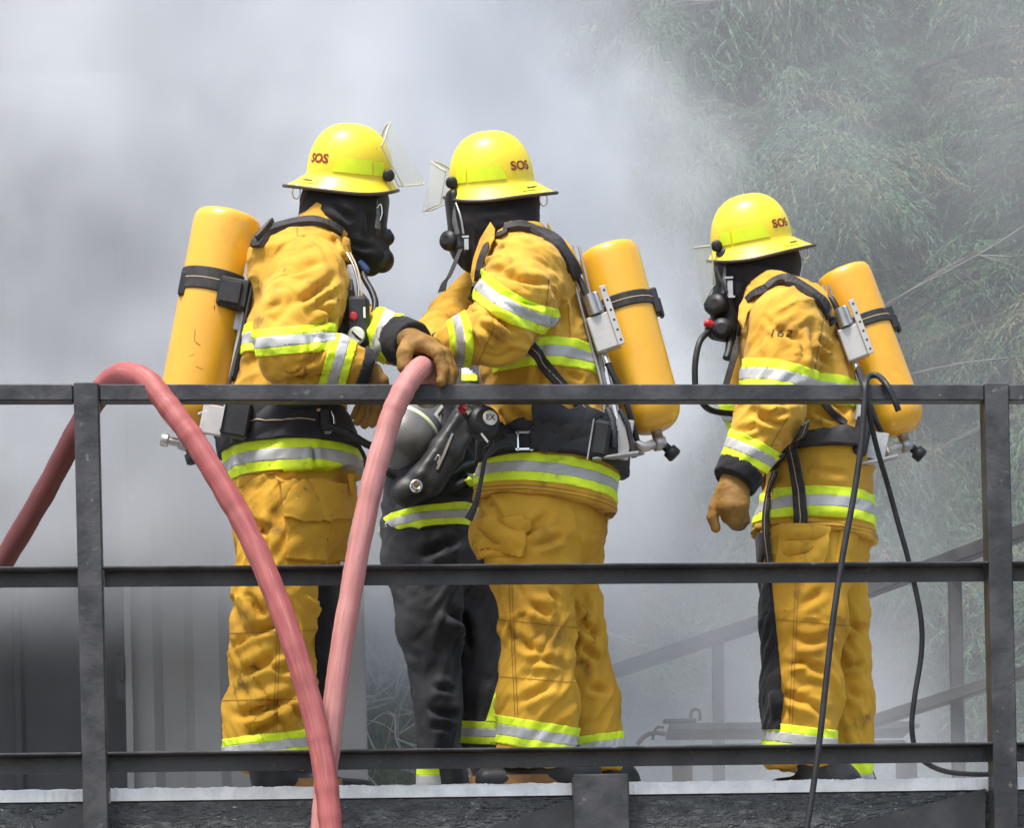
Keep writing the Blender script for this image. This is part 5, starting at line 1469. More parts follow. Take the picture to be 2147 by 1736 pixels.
    mb.box(c, (r(56), .008, r(84)), (.98, 0, -.18), YAX, (.18, 0, .98), bev=.003); mb.box(p(1238, 922, -.208), (.004, .012, r(84)), (.98, 0, -.18), YAX, (.18, 0, .98)); mb.box(p(1290, 958, -.17), (r(96), .05, .005), (.99, 0, .12), YAX, (-.12, 0, .99)); mb.build('bracket', M_METAL, bp)
    mb = MB(); mb.tube([p(1274, 858, -.15), p(1284, 880, -.16), p(1286, 940, -.16)], .011, 10); mb.tube([p(1300, 860, -.14), p(1316, 890, -.14), p(1330, 960, -.13)], .008, 10); mb.build('frame_tube', M_STEELFLAT, bp)
    tubeobj('fitting', tank, [p(1330, 928, -.05), p(1350, 938, -.05), p(1368, 932, -.03)], .014, M_METAL)
    # regulator hanging at the belt, red tip
    mb = MB(); c = p(1013, 886, -.33); ax = np.array((.35, -.93, .1))
    mb.lathe(c - ax / np.linalg.norm(ax) * .03, ax, [(0, .03), (.006, .045), (.034, .047), (.05, .042), (.056, .03)], 26); mb.tube([p(998, 880, -.33), p(974, 858, -.33)], [.026, .016], 12); rg_ = mb.build('regulator', M_RUBBER, root)
    mb = MB(); c2 = c + ax / np.linalg.norm(ax) * .0265; mb.lathe(c2 + np.array((.010, 0, .004)), ax, [(0, .021), (.003, .0205)], 22); lb = mb.build('badge', M_WHITE, rg_)
    tv, tf = text_mesh('EX', .022, .02); u_, w_, d_ = frame_on(ax); u_ = u_ if u_[0] > 0 else -u_; w_ = w_ if w_[2] > 0 else -w_
    mesh_np('lettering', [c2 + np.array((.010, 0, .004)) + d_ * .0036 + u_ * a + w_ * b for a, b, _ in tv], tf, M_INK, lb, False)
    mb = MB(); mb.box(p(1016, 918, -.38), (.006, .004, .030), (.6, 0, .8), YAX, (-.6, 0, .8)); mb.build('highlight_bar', M_WHITE, rg_)
    mb = MB(); mb.lathe(p(980, 864, -.335), p(962, 852, -.335) - p(980, 864, -.335), [(0, .014), (.02, .013), (.028, .007)], 14); mb.build('red_tip', M_REDKNOB, rg_)
    mb = MB(); mb.lathe(p(984, 866, -.35), np.array((-.5, -.8, .4)), [(0, .007), (.012, .0065), (.014, .003)], 10); mb.build('bright_stud', M_CHROME, rg_)
    tubeobj('belt_tail', root, [p(1034, 930, -.30), p(1018, 960, -.31), p(1008, 1010, -.31), p(998, 1055, -.31), p(982, 1090, -.30)], [.010, .006, .006, .008, .012], M_RUBBER)
    tubeobj('belt_webbing', root, [p(1062, 928, -.25), p(1040, 934, -.28), p(1018, 950, -.30)], .014, M_RUBBER)
    # gloves: the near one grips the hose from behind, the far one below it
    kn = [p(905, 742, -.30), p(902, 752, -.265), p(900, 760, -.23), p(900, 766, -.20)]
    fg = [[p(880, 764, -.28), p(876, 790, -.25), p(888, 806, -.22)], [p(878, 772, -.25), p(874, 796, -.22), p(886, 812, -.20)], [p(878, 780, -.22), p(876, 802, -.19), p(888, 816, -.17)], [p(880, 784, -.19), p(880, 804, -.165), p(890, 814, -.15)]]
    glove(root, p(930, 730, -.225), kn, fg, [p(915, 745, -.29), p(908, 775, -.31), p(898, 798, -.30)], .026)
    kn = [p(868, 790, -.13), p(866, 800, -.10), p(866, 806, -.07), p(868, 812, -.04)]
    fg = [[p(860, 815, -.16), p(872, 830, -.18), p(886, 826, -.18)], [p(860, 822, -.13), p(872, 836, -.15), p(886, 832, -.15)], [p(862, 826, -.10), p(874, 838, -.12), p(886, 834, -.12)], [p(866, 828, -.07), p(876, 836, -.09), p(884, 832, -.09)]]
    glove(root, p(880, 760, -.10), kn, fg, [p(880, 785, -.14), p(890, 805, -.16), p(895, 825, -.16)], .024)
    return root
# ================================================================ person on the right, facing left
def person_c():
    Y = 8.9; p = lambda x, y, d=0.0: P(x, y, Y + d); r = lambda q: S(q, Y)
    base = (p(1705, 1635)[0], Y, DECK)
    fw = np.array((-.98, .1, -.2)); up = np.array((-.16, 0, 1.0)); hc = p(1578, 548)
    root = under_body('person', base, (hc, fw, up), (p(1655, 680), .2), (p(1705, 1080), .2),
        [[p(1642, 690, -.2), p(1612, 860, -.30), p(1545, 1000, -.34)], [p(1610, 700, .2), p(1560, 850, .22), p(1590, 960, .2)]],
        [[p(1690, 1120, -.08), p(1690, 1300, -.1), p(1680, 1600, -.1)], [p(1745, 1120, .1), p(1766, 1300, .13), p(1788, 1600, .14)]],
        'firefighter standing apart at the right, head bowed and left arm hanging by his side', GROUP)
    J = [Bone(p(1706, 1132), p(1722, 960), (.195, r(132)), (.175, r(100)), YAX, 'torso', .05, 1),
         Bone(p(1722, 960), p(1676, 800), (.175, r(100)), (.19, r(108)), YAX, 'torso', .05),
         Bone(p(1676, 800), p(1646, 690), (.19, r(108)), (.20, r(96)), YAX, 'torso', .05),
         Bone(p(1646, 690), p(1612, 622), (.195, r(88)), (.10, r(48)), YAX, 'torso', .06),
         Bone(p(1680, 660, -.11), p(1620, 628, -.10), r(58), r(46), YAX, 'torso', .05), Bone(p(1680, 660, .11), p(1620, 628, .10), r(58), r(46), YAX, 'torso', .05),
         Bone(p(1646, 690, -.19), p(1634, 790, -.26), (r(82), r(78)), (r(74), r(70)), YAX, 'nu', .04),
         Bone(p(1634, 790, -.26), p(1612, 868, -.30), (r(74), r(70)), (r(66), r(64)), YAX, 'nu', .03),
         Bone(p(1612, 866, -.30), p(1547, 1000, -.34), (r(66), r(62)), (r(46), r(45)), YAX, 'nf', .025, None, 1),
         Bone(p(1606, 700, .20), p(1560, 850, .22), r(66), r(50), YAX, 'fu', .04), Bone(p(1560, 850, .22), p(1590, 960, .2), r(48), r(40), YAX, 'ff', .02, None, 1)]
    s = Surf(J, .006, it=1)
    s.folds(('torso',), .007, 9, 1.4, 1.1, 3.0); s.folds(('nu', 'nf'), .010, 11, 1.2, 1.3, 2.0, centre=[.05, .33], width=.13, base=.4)
    s.rumple(.004, 11, 7.3)
    s.crease([(1590, 650, 1715, 720, 7, .006, 16), (1700, 670, 1714, 800, 8, .012), (1715, 700, 1750, 740, 6, .012, 8), (1712, 730, 1745, 770, 6, .010, 6), (1580, 740, 1600, 700, 7, .006),
              (1570, 830, 1660, 850, 8, .010), (1575, 860, 1650, 890, 7, .012, 8), (1600, 880, 1660, 860, 6, .010), (1540, 910, 1600, 890, 6, .008), (1680, 700, 1690, 760, 7, .007), (1740, 840, 1780, 870, 7, .010), (1700, 850, 1760, 880, 7, .010, 6),
              (1690, 985, 1800, 995, 8, .006), (1680, 1085, 1800, 1090, 7, .008), (1600, 1000, 1620, 1060, 8, .010)])
    jk = s.obj('jacket', M_GOLD, root); px = pix(s.v); T = s.sel('torso')
    v = s.v[:, 2] + .05 * (s.v[:, 0] - base[0]); f = lambda x, y, d: P(x, y, Y + d)[2] + .05 * (P(x, y, Y + d)[0] - base[0])
    s.band('reflective_band', jk, -v, -f(1720, 1018, -.19), -f(1720, 1082, -.19), T)
    s.band('reflective_band', jk, -s.v[:, 2], -P(1740, 790, Y - .15)[2], -P(1740, 850, Y - .15)[2], T)
    nu = s.sel('nu'); nf = s.sel('nf')
    q = (px - np.array((1636, 762))) @ np.array((-.16, .985)) + .0016 * (px[:, 0] - 1634) ** 2 * -1 + 6
    s.band('reflective_band', jk, q, 0, 62, nu)
    q = (px - np.array((1583, 921))) @ np.array((-.42, .905)) - .0012 * (px[:, 0] - 1575) ** 2
    s.band('reflective_band', jk, q, 0, 54, nf)
    s.band('reflective_band', jk, px[:, 1], 848, 900, s.sel('fu', 'ff'))
    for k in (0, 8): s.seam(jk, [(v, f(1720, 1096 + k, -.19) - .0012, f(1720, 1096 + k, -.19) + .0012)], T)
    s.seam(jk, [(pixfield(s, 1724, 680, 1706, 790), -.8, .8), (px[:, 1], 670, 790)], s.sel('nu', 'torso')); s.seam(jk, [(pixfield(s, 1660, 860, 1590, 980), -.8, .8)], nf)
    ring_cuff(jk, p(1556, 984, -.335), p(1538, 1013, -.345), (r(53), r(51)), (r(49), r(47)), M_BLACKCLOTH)
    collar(jk, p(1612, 640), (r(72), .108), p(1598, 596), (r(56), .098), (1, .20), (1, .35))
    flap('lapel', jk, [(1596, 590, Y - .12), (1604, 600, Y - .15), (1594, 628, Y - .17), (1566, 658, Y - .18), (1558, 694, Y - .18), (1547, 668, Y - .16), (1550, 640, Y - .14), (1568, 610, Y - .12)], M_GOLD)
    lv, lf = text_mesh('162', .050, -.01); sb = s.bvh(); out = []
    sh = .4
    for x, y, _ in lv:
        X, Y2 = 1637 + (x + y * .15) / r(1), 700 - y * .62 / r(1) - x * .0 / r(1)
        out.append(hit(sb, X, Y2, .0022, Y - .3)[0])
    mesh_np('sleeve_number', out, lf, M_INK, jk, False)
    Tt = [Bone(p(1704, 1080), p(1706, 1150), (.165, r(112)), (.17, r(112)), YAX, 'hip', .06),
          Bone(p(1690, 1140, -.07), p(1688, 1300, -.10), (.12, r(96)), (.11, r(82)), YAX, 'nt', .03),
          Bone(p(1688, 1300, -.10), p(1683, 1460, -.10), (.11, r(82)), (.105, r(76)), YAX, 'ns', .03),
          Bone(p(1683, 1460, -.10), p(1676, 1610, -.10), (.105, r(76)), (.10, r(72)), YAX, 'ns', .03, None, 1),
          Bone(p(1752, 1130, .10), p(1765, 1300, .13), (.12, r(72)), (.10, r(53)), YAX, 'ft', .03),
          Bone(p(1765, 1300, .13), p(1774, 1460, .14), (.10, r(53)), (.10, r(56)), YAX, 'fs', .03),
          Bone(p(1774, 1460, .14), p(1776, 1640, .14), (.10, r(56)), (.10, r(54)), YAX, 'fs', .03, None, 1)]
    t = Surf(Tt, .006, it=1)
    t.folds(('hip', 'nt'), .007, 9, 1.1, 1.5, 4.0); t.folds(('ns',), .010, 10, 1.0, 1.6, 3.0); t.folds(('ft', 'fs'), .009, 9, 1.0, 1.4, 5.0); t.rumple(.005, 9, 2.1)
    t.crease([(1640, 1130, 1740, 1120, 9, .012, 12), (1640, 1170, 1720, 1140, 8, .012, 10), (1660, 1280, 1740, 1230, 9, .008), (1650, 1330, 1750, 1330, 9, .010, 16), (1640, 1400, 1700, 1380, 7, .010), (1650, 1370, 1740, 1420, 8, .008),
              (1630, 1450, 1700, 1480, 9, .012), (1640, 1430, 1650, 1510, 8, .010), (1680, 1460, 1740, 1510, 8, .008), (1775, 1300, 1815, 1330, 7, .012), (1760, 1400, 1815, 1390, 8, .010), (1765, 1440, 1820, 1470, 8, .008)])
    tr = t.obj('trousers', M_GOLDDIRTY, root); tp = pix(t.v)
    t.patch_obj('knee_patch', M_BLACKCLOTH, tr, [(tp[:, 0], 0, 1638), (tp[:, 1], 1215, 1530), (tp[:, 0] - .1 * (tp[:, 1] - 1400), 0, 1636)], t.sel('nt', 'ns'), .010)
    t.patch_obj('thigh_patch', M_BLACKCLOTH, tr, [(tp[:, 0] + .25 * (tp[:, 1] - 1150), 0, 1608), (tp[:, 1], 1118, 1215)], t.sel('hip', 'nt'), .008)
    poly_panel(t, 'cargo_pocket', M_GOLDDIRTY, tr, [(1640, 1105), (1740, 1108), (1722, 1192), (1632, 1190)], .018)
    poly_panel(t, 'side_tab', M_GOLDDIRTY, tr, [(1762, 1098), (1800, 1098), (1790, 1185), (1752, 1185)], .006)
    t.band('reflective_band', tr, (tp - np.array((1684, 1524))) @ np.array((-.12, .99)), 0, 56, t.sel('ns'))
    t.band('reflective_band', tr, tp[:, 1], 1598, 1640, t.sel('fs'), parts=(.62, .98))
    for k in (0, 6): t.seam(tr, [(pixfield(t, 1668 + k, 1230, 1655 + k, 1520), -.8, .8), (tp[:, 1], 1200, 1520)], t.sel('nt', 'ns'))
    t.seam(tr, [(pixfield(t, 1630, 1300, 1770, 1312), -.8, .8)], t.sel('nt', 'ns'))
    boot(root, (p(1728, 0)[0], Y - .10, DECK), (p(1590, 0)[0], Y - .10, DECK), p(1676, 1560, -.10), .062)
    boot(root, (p(1790, 0)[0], Y + .14, DECK), (p(1700, 0)[0], Y + .14, DECK), p(1776, 1560, .14), .055)
    Hd = [Bone(p(1588, 520), p(1588, 550), (.078, r(78)), (.090, r(84)), YAX, 'h', .03), Bone(p(1568, 555), p(1540, 610), (.085, r(56)), (.056, r(34)), YAX, 'h', .04),
          Bone(p(1604, 560), p(1612, 620), (.09, r(68)), (.10, r(56)), YAX, 'h', .04), Bone(p(1580, 590), p(1556, 645), (.08, r(50)), (.05, r(30)), YAX, 'h', .04)]
    hd = Surf(Hd, .007); hd.folds(('h',), .0035, 16, 1.3, 1.4, 8.0)
    hd.crease([(1560, 530, 1660, 560, 8, .004, 10), (1590, 600, 1660, 580, 8, .006), (1560, 580, 1570, 640, 7, .006)])
    ho = hd.obj('flash_hood', M_BLACKCLOTH, root)
    B = [Bone(p(1516, 540), p(1518, 620), (.07, r(20)), (.055, r(24)), YAX, 'm', .02), Bone(p(1510, 640), p(1495, 640), (.04, r(24)), (.035, r(20)), YAX, 'm', .015), Bone(p(1530, 630), p(1538, 690), (.05, r(28)), (.035, r(20)), YAX, 'm', .02),
         Bone(p(1525, 690), p(1500, 688), (.036, r(28)), (.03, r(26)), YAX, 'm', .015)]
    ms = Surf(B, .006, it=2); mo = ms.obj('face_mask', M_RUBBER, ho)
    mb = MB(); mb.lathe(p(1505, 640, -.045), np.array((-.5, -.85, 0)), [(-.02, .03), (.012, .032), (.02, .029), (.024, .014)], 22); mb.lathe(p(1516, 692, -.03), np.array((-.2, -.95, -.1)), [(-.02, .028), (.02, .034), (.034, .031), (.04, .016)], 22); mb.tube([p(1510, 690, -.03), p(1478, 692, -.03)], [.018, .013], 12); rg_ = mb.build('regulator', M_RUBBER, mo)
    mb = MB(); mb.lathe(p(1494, 682, -.05), np.array((-.9, -.4, .25)), [(0, .012), (.018, .013), (.026, .010), (.028, .004)], 14); mb.build('red_knob', M_REDKNOB, rg_)
    mb = MB(); mb.tube([p(1502, 684, -.05), p(1494, 682, -.05)], .009, 10); mb.build('stud', M_CHROME, rg_)
    mb = MB(); mb.box(p(1531, 605, -.07), (r(12), .006, r(34)), bev=.001); mb.box(p(1528, 582, -.075), (r(18), .004, r(4))); mb.box(p(1534, 622, -.075), (r(14), .004, r(4))); mb.build('strap_buckle', M_METAL, mo)
    tubeobj('mask_strap', mo, [p(1500, 560, -.07), p(1512, 590, -.075), p(1524, 612, -.075)], .006, M_WEB, seg=6)
    g = []; n = 12
    for j in range(7):
        c = p(1508 + 4 * j / 6, 536 + 90 * j / 6)
        for i in range(n + 1):
            a = R(-80 + 160 * i / n); g.append(c + np.array((-math.cos(a) * .034 + .018, math.sin(a) * .066, 0)))
    mesh_np('lens', g, [(j * (n + 1) + i, j * (n + 1) + i + 1, (j + 1) * (n + 1) + i + 1, (j + 1) * (n + 1) + i) for j in range(6) for i in range(n)], M_LENS, mo)
    tubeobj('demand_hose', root, [p(1486, 694, -.05), p(1468, 715, -.08), p(1459, 750, -.09), p(1457, 790, -.09), p(1462, 826, -.08), p(1490, 860, .0), p(1560, 870, .1)], .0095, M_RUBBER)
    tubeobj('mask_tube', mo, [p(1532, 690, -.03), p(1530, 730, -.05), p(1524, 752, -.06)], .014, M_RUBBER)
    helmet(root, p(1577, 511), np.array((-.975, .12, -.14)), (-.13, -.27, 1), -1, visor=(3, .068, .004, -.165))
    sb = s.bvh()
    top, bot = p(1764, 569, .0), p(1892, 912, .0)
    tank, bp, d, sdv = back_set(root, sb, p, r, top, bot, r(59), (p(1781, 698, -.13), np.array((p(1805, 758)[0] - p(1760, 640)[0], 0, p(1805, 758)[2] - p(1760, 640)[2])), r(50), r(118)),
                                {'strap': .30, 'line': (p(1716, 620, .02), p(1812, 940, .02))})
    strap([sb], 'shoulder_strap', root, [(1607, 606), (1632, 592), (1656, 592), (1708, 624), (1730, 650), (1744, 680)], [16, 26, 30, 32, 30, 22], M_WEB, .012, .004, default=Y - .1)
    strap([sb], 'shoulder_strap', root, [(1612, 604), (1580, 622), (1560, 650)], [20, 22, 24], M_WEB, .010, .004, default=Y - .2)
    strap([sb], 'shoulder_strap', root, [(1560, 650), (1552, 695), (1540, 745), (1524, 800), (1518, 830)], [16, 14, 13], M_WEB, .006, .003, default=Y - .16)
    tubeobj('air_hose', root, [p(1716, 622, -.12), p(1740, 624, -.14), p(1752, 640, -.15), p(1758, 655, -.15)], .0085, M_RUBBER)
    tubeobj('pressure_hose', root, [p(1722, 640, -.12), p(1738, 690, -.13), p(1756, 740, -.12), p(1776, 800, -.12), p(1800, 860, -.12)], .006, M_METAL)
    h2 = tubeobj('air_hose', root, [p(1792, 760, -.12), p(1804, 790, -.13), p(1818, 830, -.14), p(1836, 880, -.13), p(1856, 925, -.1), p(1862, 945, -.08)], .0085, M_RUBBER)
    tubeobj('ferrule', h2, [p(1788, 752, -.12), p(1798, 776, -.128)], .011, M_CHROME); tubeobj('hose_end', h2, [p(1854, 920, -.1), p(1862, 946, -.08)], .013, M_METAL)
    blt = waist_gear(root, jk, sb, s, T, p, r, P(1740, 890, Y - .17)[2], P(1740, 962, Y - .17)[2], 1640, 1812, .0, .024)
    s.patch_obj('belt_strap', M_WEB, root, [(s.v[:, 2], P(1740, 938, Y - .17)[2], P(1740, 905, Y - .17)[2]), (px[:, 0], 1600, 1795)], T, .030)
    mb = MB(); c = p(1806, 915, -.15); mb.box(c, (r(34), .06, r(84)), (.97, 0, -.22), YAX, (.22, 0, .97), bev=.01); mb.build('reducer_box', M_RUBBER, bp)
    mb = MB(); mb.box(p(1838, 935, -.12), (r(44), .008, r(60)), (.97, 0, -.22), YAX, (.22, 0, .97), bev=.003); mb.box(p(1836, 968, -.13), (r(90), .05, .006), (.98, 0, .2), YAX, (-.2, 0, .98)); mb.build('bracket', M_METAL, bp)
    mb = MB(); mb.box(p(1803, 864, -.16), (r(18), .012, r(40)), (.97, 0, -.22), YAX, (.22, 0, .97), bev=.003); mb.build('label_plate', M_METAL, bp)
    tubeobj('fitting', tank, [p(1852, 938, -.05), p(1868, 944, -.05), p(1886, 936, -.03)], .013, M_METAL)
    strap([sb], 'hanging_strap', root, [(1672, 880), (1668, 930), (1678, 1010), (1682, 1080), (1682, 1114)], [30, 30, 28, 30, 30], M_WEB, .005, .026, default=Y - .2, line=M_STITCH)
    tb = t.bvh()
    strap([sb, tb], 'hanging_strap', root, [(1634, 990), (1622, 1020), (1612, 1080), (1612, 1130), (1620, 1180)], [18, 20, 22], M_WEB, .005, .012, default=Y - .25, line=M_STITCH)
    strap([sb], 'side_strap', root, [(1722, 840), (1748, 868), (1772, 890)], [16, 16], M_WEB, .006, .004, default=Y - .15)
    strap([sb], 'side_strap', root, [(1668, 920), (1640, 960), (1620, 985), (1636, 950)], [30, 20, 14], M_WEB, .006, .008, default=Y - .26)
    # hanging glove: thumb forward, fingers curled towards the leg
    kn = [p(1521, 1058, -.365), p(1533, 1062, -.38), p(1545, 1062, -.38), p(1554, 1056, -.365)]
    fg = [[p(1526, 1084, -.345), p(1533, 1090, -.31), p(1536, 1080, -.285)], [p(1536, 1090, -.36), p(1541, 1098, -.315), p(1542, 1086, -.29)], [p(1549, 1094, -.36), p(1552, 1100, -.315), p(1550, 1088, -.29)], [p(1560, 1086, -.345), p(1561, 1092, -.31), p(1556, 1080, -.29)]]
    glove(root, p(1540, 1010, -.345), kn, fg, [p(1515, 1028, -.35), p(1499, 1062, -.345), p(1494, 1086, -.345), p(1501, 1107, -.34)], .0320, tr_=.60)
    kn = [p(1600, 990, .19), p(1606, 994, .20), p(1612, 996, .22), p(1616, 996, .24)]
    fg = [[p(1604, 1010, .18), p(1606, 1025, .18)], [p(1610, 1014, .20), p(1612, 1030, .20)], [p(1616, 1014, .22), p(1618, 1028, .22)], [p(1620, 1010, .24), p(1622, 1022, .24)]]
    glove(root, p(1592, 962, .2), kn, fg, [p(1596, 975, .17), p(1592, 995, .16), p(1594, 1008, .16)], .026, h=.006)
    return root
person_b(); person_c()
# ================================================================ person in black gear bending away between the two
def person_d():
    Y = 9.3; p = lambda x, y, d=0.0: P(x, y, Y + d); r = lambda q: S(q, Y)
    base = (p(950, 1630)[0], Y, DECK)
    root = under_body('person', base, (p(1062, 690, .38), np.array((.75, .6, -.25)), np.array((.2, .3, .9))), (p(1000, 800, .18), .2), (p(910, 1120), .2),
        [[p(1010, 800, .0), p(1060, 900, .05), p(1090, 820, .2)], [p(990, 790, .35), p(1040, 880, .4), p(1090, 800, .4)]],
        [[p(900, 1150, -.06), p(912, 1330, -.08), p(918, 1610, -.08)], [p(955, 1150, .1), p(990, 1330, .12), p(1005, 1610, .12)]],
        'person in black gear with a grey cylinder, bending over behind the pale red hose')
    J = [Bone(p(905, 1132), p(918, 1030), (.19, r(108)), (.185, r(104)), YAX, 'torso', .05, 1), Bone(p(918, 1030), p(955, 900, .06), (.185, r(104)), (.20, r(100)), YAX, 'torso', .05),
         Bone(p(955, 900, .06), p(1000, 775, .16), (.20, r(100)), (.19, r(72)), YAX, 'torso', .05),
         Bone(p(1000, 800, .0), p(1065, 905, .02), r(62), r(52), YAX, 'nu', .03), Bone(p(1065, 905, .02), p(1095, 830, .16), r(50), r(42), YAX, 'nf', .02)]
    s = Surf(J, .008, it=2); s.folds(('torso',), .010, 9, 1.3, 1.2, 4.0); s.folds(('nu', 'nf'), .010, 11, 1.2, 1.2, 2.0); s.rumple(.004, 11, 1.0)
    s.crease([(940, 1010, 1010, 980, 7, .012), (950, 1040, 1010, 1000, 7, .012), (920, 1040, 1000, 1035, 6, .010), (980, 900, 1020, 960, 7, .010), (990, 860, 1010, 930, 6, .008)])
    jk = s.obj('jacket', M_BLACKCOAT, root); px = pix(s.v); T = s.sel('torso')
    v = s.v[:, 2]; s.band('reflective_band', jk, -v + .10 * s.v[:, 0], -P(910, 1060, Y - .17)[2] + .10 * P(910, 1060, Y - .17)[0], -P(910, 1104, Y - .17)[2] + .10 * P(910, 1104, Y - .17)[0], T)
    s.band('reflective_band', jk, px[:, 1], 755, 800, T, extra=[(px[:, 0], 968, 1000)])
    poly_panel(s, 'lime_tab', M_LIME, jk, [(974, 1008), (1006, 990), (1008, 1016), (984, 1022)], .008)
    ring = MB()
    Tt = [Bone(p(905, 1110), p(903, 1160), (.17, r(105)), (.17, r(104)), YAX, 'hip', .06), Bone(p(895, 1160, -.06), p(900, 1320, -.08), (.12, r(82)), (.105, r(62)), YAX, 'nt', .03), Bone(p(900, 1320, -.08), p(920, 1470, -.08), (.105, r(62)), (.09, r(46)), YAX, 'ns', .03),
          Bone(p(920, 1470, -.08), p(918, 1606, -.08), (.09, r(46)), (.085, r(40)), YAX, 'ns', .03, None, 1), Bone(p(960, 1150, .10), p(995, 1320, .12), (.12, r(84)), (.10, r(70)), YAX, 'ft', .04), Bone(p(995, 1320, .12), p(1006, 1480, .1), (.10, r(70)), (.095, r(52)), YAX, 'fs', .03), Bone(p(1006, 1480, .1), p(1002, 1580, .08), (.095, r(50)), (.10, r(46)), YAX, 'fs', .03, None, 1)]
    t = Surf(Tt, .008, it=2); t.folds(('hip', 'nt', 'ns', 'ft', 'fs'), .010, 8, 1.1, 1.5, 7.0); t.rumple(.006, 8, 3.0)
    t.crease([(870, 1170, 990, 1120, 9, .012), (930, 1270, 1000, 1330, 10, .016), (960, 1280, 990, 1380, 9, .014), (890, 1480, 980, 1500, 8, .014, 8), (900, 1440, 960, 1450, 7, .010), (900, 1520, 950, 1530, 7, .010)])
    tr = t.obj('trousers', M_BLACKCOAT, root); tp = pix(t.v)
    t.band('reflective_band', tr, (tp - np.array((1000, 1514))) @ np.array((-.04, .99)), 0, 46, t.sel('fs'))
    poly_panel(t, 'lime_strip', M_LIME, tr, [(1018, 1515), (1046, 1425), (1066, 1425), (1044, 1515)], .006)
    mb = MB()
    boot(root, (p(915, 0)[0], Y - .08, DECK), (p(925, 0)[0], Y - .14, DECK), p(918, 1540, -.08), .058)
    boot(root, (p(1010, 0)[0], Y + .08, DECK), (p(1040, 0)[0], Y + .05, DECK), p(1002, 1540, .08), .058)
    c0, c1 = p(917, 1598, -.08), p(917, 1655, -.08); bs = Surf([Bone(c0, c1, r(41), r(42), YAX, 'c', .01, 1, 1)], .007, it=1, pad=.02)
    bo = bs.obj('gaiter', M_BLACKCOAT, root); bs.band('reflective_band', bo, pix(bs.v)[:, 1], 1604, 1650, parts=(.5, .98))
    Hd = [Bone(p(1060, 680, .38), p(1066, 700, .40), .105, .10, YAX, 'h', .03), Bone(p(1045, 720, .32), p(1020, 760, .24), .08, .09, YAX, 'h', .04)]
    Surf(Hd, .012, it=2).obj('flash_hood', M_BLACKCLOTH, root)
    # grey cylinder, dome end towards the viewer
    top, bot = p(938, 806, .02), p(822, 958, -.18); rt = r(66)
    tk = cylinder(root, top, bot, rt, M_TANKGREY, valve=False, dome=.95)
    ln = np.linalg.norm(bot - top); d = (bot - top) / ln
    for t0, t1 in ((.655, .69), (.33, .36)):
        mb = MB(); mb.lathe(top, d, [(ln * t0, rt + .0006), (ln * t0 + .001, rt + .0016), (ln * t1, rt + .0016), (ln * t1 + .001, rt + .0006)], 40); mb.build('pale_band', M_PALELIME, tk)
    u, w, _ = frame_on(d, (0, 0, 1)); dirs = [( -YAX * .8 + np.array((0, 0, 1.0)) * .5), (-YAX + np.array((.5, 0, 0.)))]
    for ch, dv in (('F', np.array((.05, -.75, .65))), ('R', np.array((.62, -.75, -.1)))):
        n_ = dv - d * (dv @ d); n_ /= np.linalg.norm(n_); tt = np.cross(d, n_)
        def wrap(x, y, o): a = x / rt; return top + d * (ln * .52 + y) + (n_ * math.cos(a) + tt * math.sin(a)) * (rt + o)
        mb = MB(); k = 8
        g = [wrap(-.022 + .044 * i / k, -.026 + .052 * j, .0018) for j in (0, 1) for i in range(k + 1)]
        mb.add(g, [(i, i + 1, k + 2 + i, k + 1 + i) for i in range(k)], None, True); lo = mb.build('letter_box', M_WHITE, tk)
        tv, tf = text_mesh(ch, .050, .03); mesh_np('lettering', [wrap(-x, -y, .0032) for x, y, _ in tv], tf, M_INK, lo, False)
    # harness back frame
    P0, P1 = p(985, 830, -.19), p(838, 1070, -.24)
    B = [Bone(p(982, 862, -.16), p(938, 944, -.20), (.028, r(28)), (.03, r(36)), YAX, 'f', .012), Bone(p(938, 944, -.20), p(896, 1008, -.22), (.03, r(36)), (.032, r(38)), YAX, 'f', .012), Bone(p(896, 1008, -.22), p(842, 1038, -.22), (.032, r(36)), (.03, r(30)), YAX, 'f', .012),
         Bone(p(962, 872, -.20), p(880, 1000, -.245), (.012, r(9)), (.014, r(10)), YAX, 'f', .008), Bone(p(992, 900, -.19), p(905, 1034, -.235), (.012, r(8)), (.014, r(9)), YAX, 'f', .008)]
    fr = Surf(B, .008, it=2); fr.rumple(.003, 14, 1.0); fo = fr.obj('back_frame', M_RUBBER, root); fb = fr.bvh()
    q, n_ = hit(fb, 870, 1022, .0, Y - .28)
    mb = MB(); mb.lathe(q - YAX * -.005, np.array((.25, -.95, .1)), [(0, .021), (.018, .021), (.024, .018), (.025, .010), (.018, .009)], 20); mb.build('steel_knob', M_CHROME, fo)
    strap([fb], 'reflective_tape', fo, [(948, 910), (932, 950), (916, 985)], [5, 6, 5], M_METAL, .002, .003, default=Y - .26)
    tubeobj('frame_clip', fo, [p(912, 965, -.27), p(918, 955, -.275), p(922, 960, -.275), p(918, 972, -.27)], .0025, M_CHROME, seg=6)
    for k, (a, b) in enumerate((((935, 1002), (1014, 966)), ((966, 993), (992, 1004)))):
        mid = ((a[0] + b[0]) / 2, (a[1] + b[1]) / 2 - (8 if k == 0 else 0))
        strap([s.bvh()], 'webbing', root, [a, mid, b], [10, 12, 10], M_WEB, .004, .006, default=Y - .2, line=M_GREEN)
    tubeobj('air_hose', root, [p(826, 1000, -.22), p(806, 985, -.25), p(790, 960, -.2), p(800, 930, -.1)], .012, M_RUBBER)
    # gloves near the hidden hands
    kn = [p(1110, 805, .18), p(1114, 812, .2), p(1116, 820, .22), p(1116, 826, .24)]
    glove(root, p(1096, 826, .17), kn, [[k + np.array((.03, .01, .02)), k + np.array((.05, .03, .0))] for k in kn], [p(1104, 806, .15), p(1118, 792, .14), p(1128, 790, .15)], .026, h=.007)
    return root
person_d()
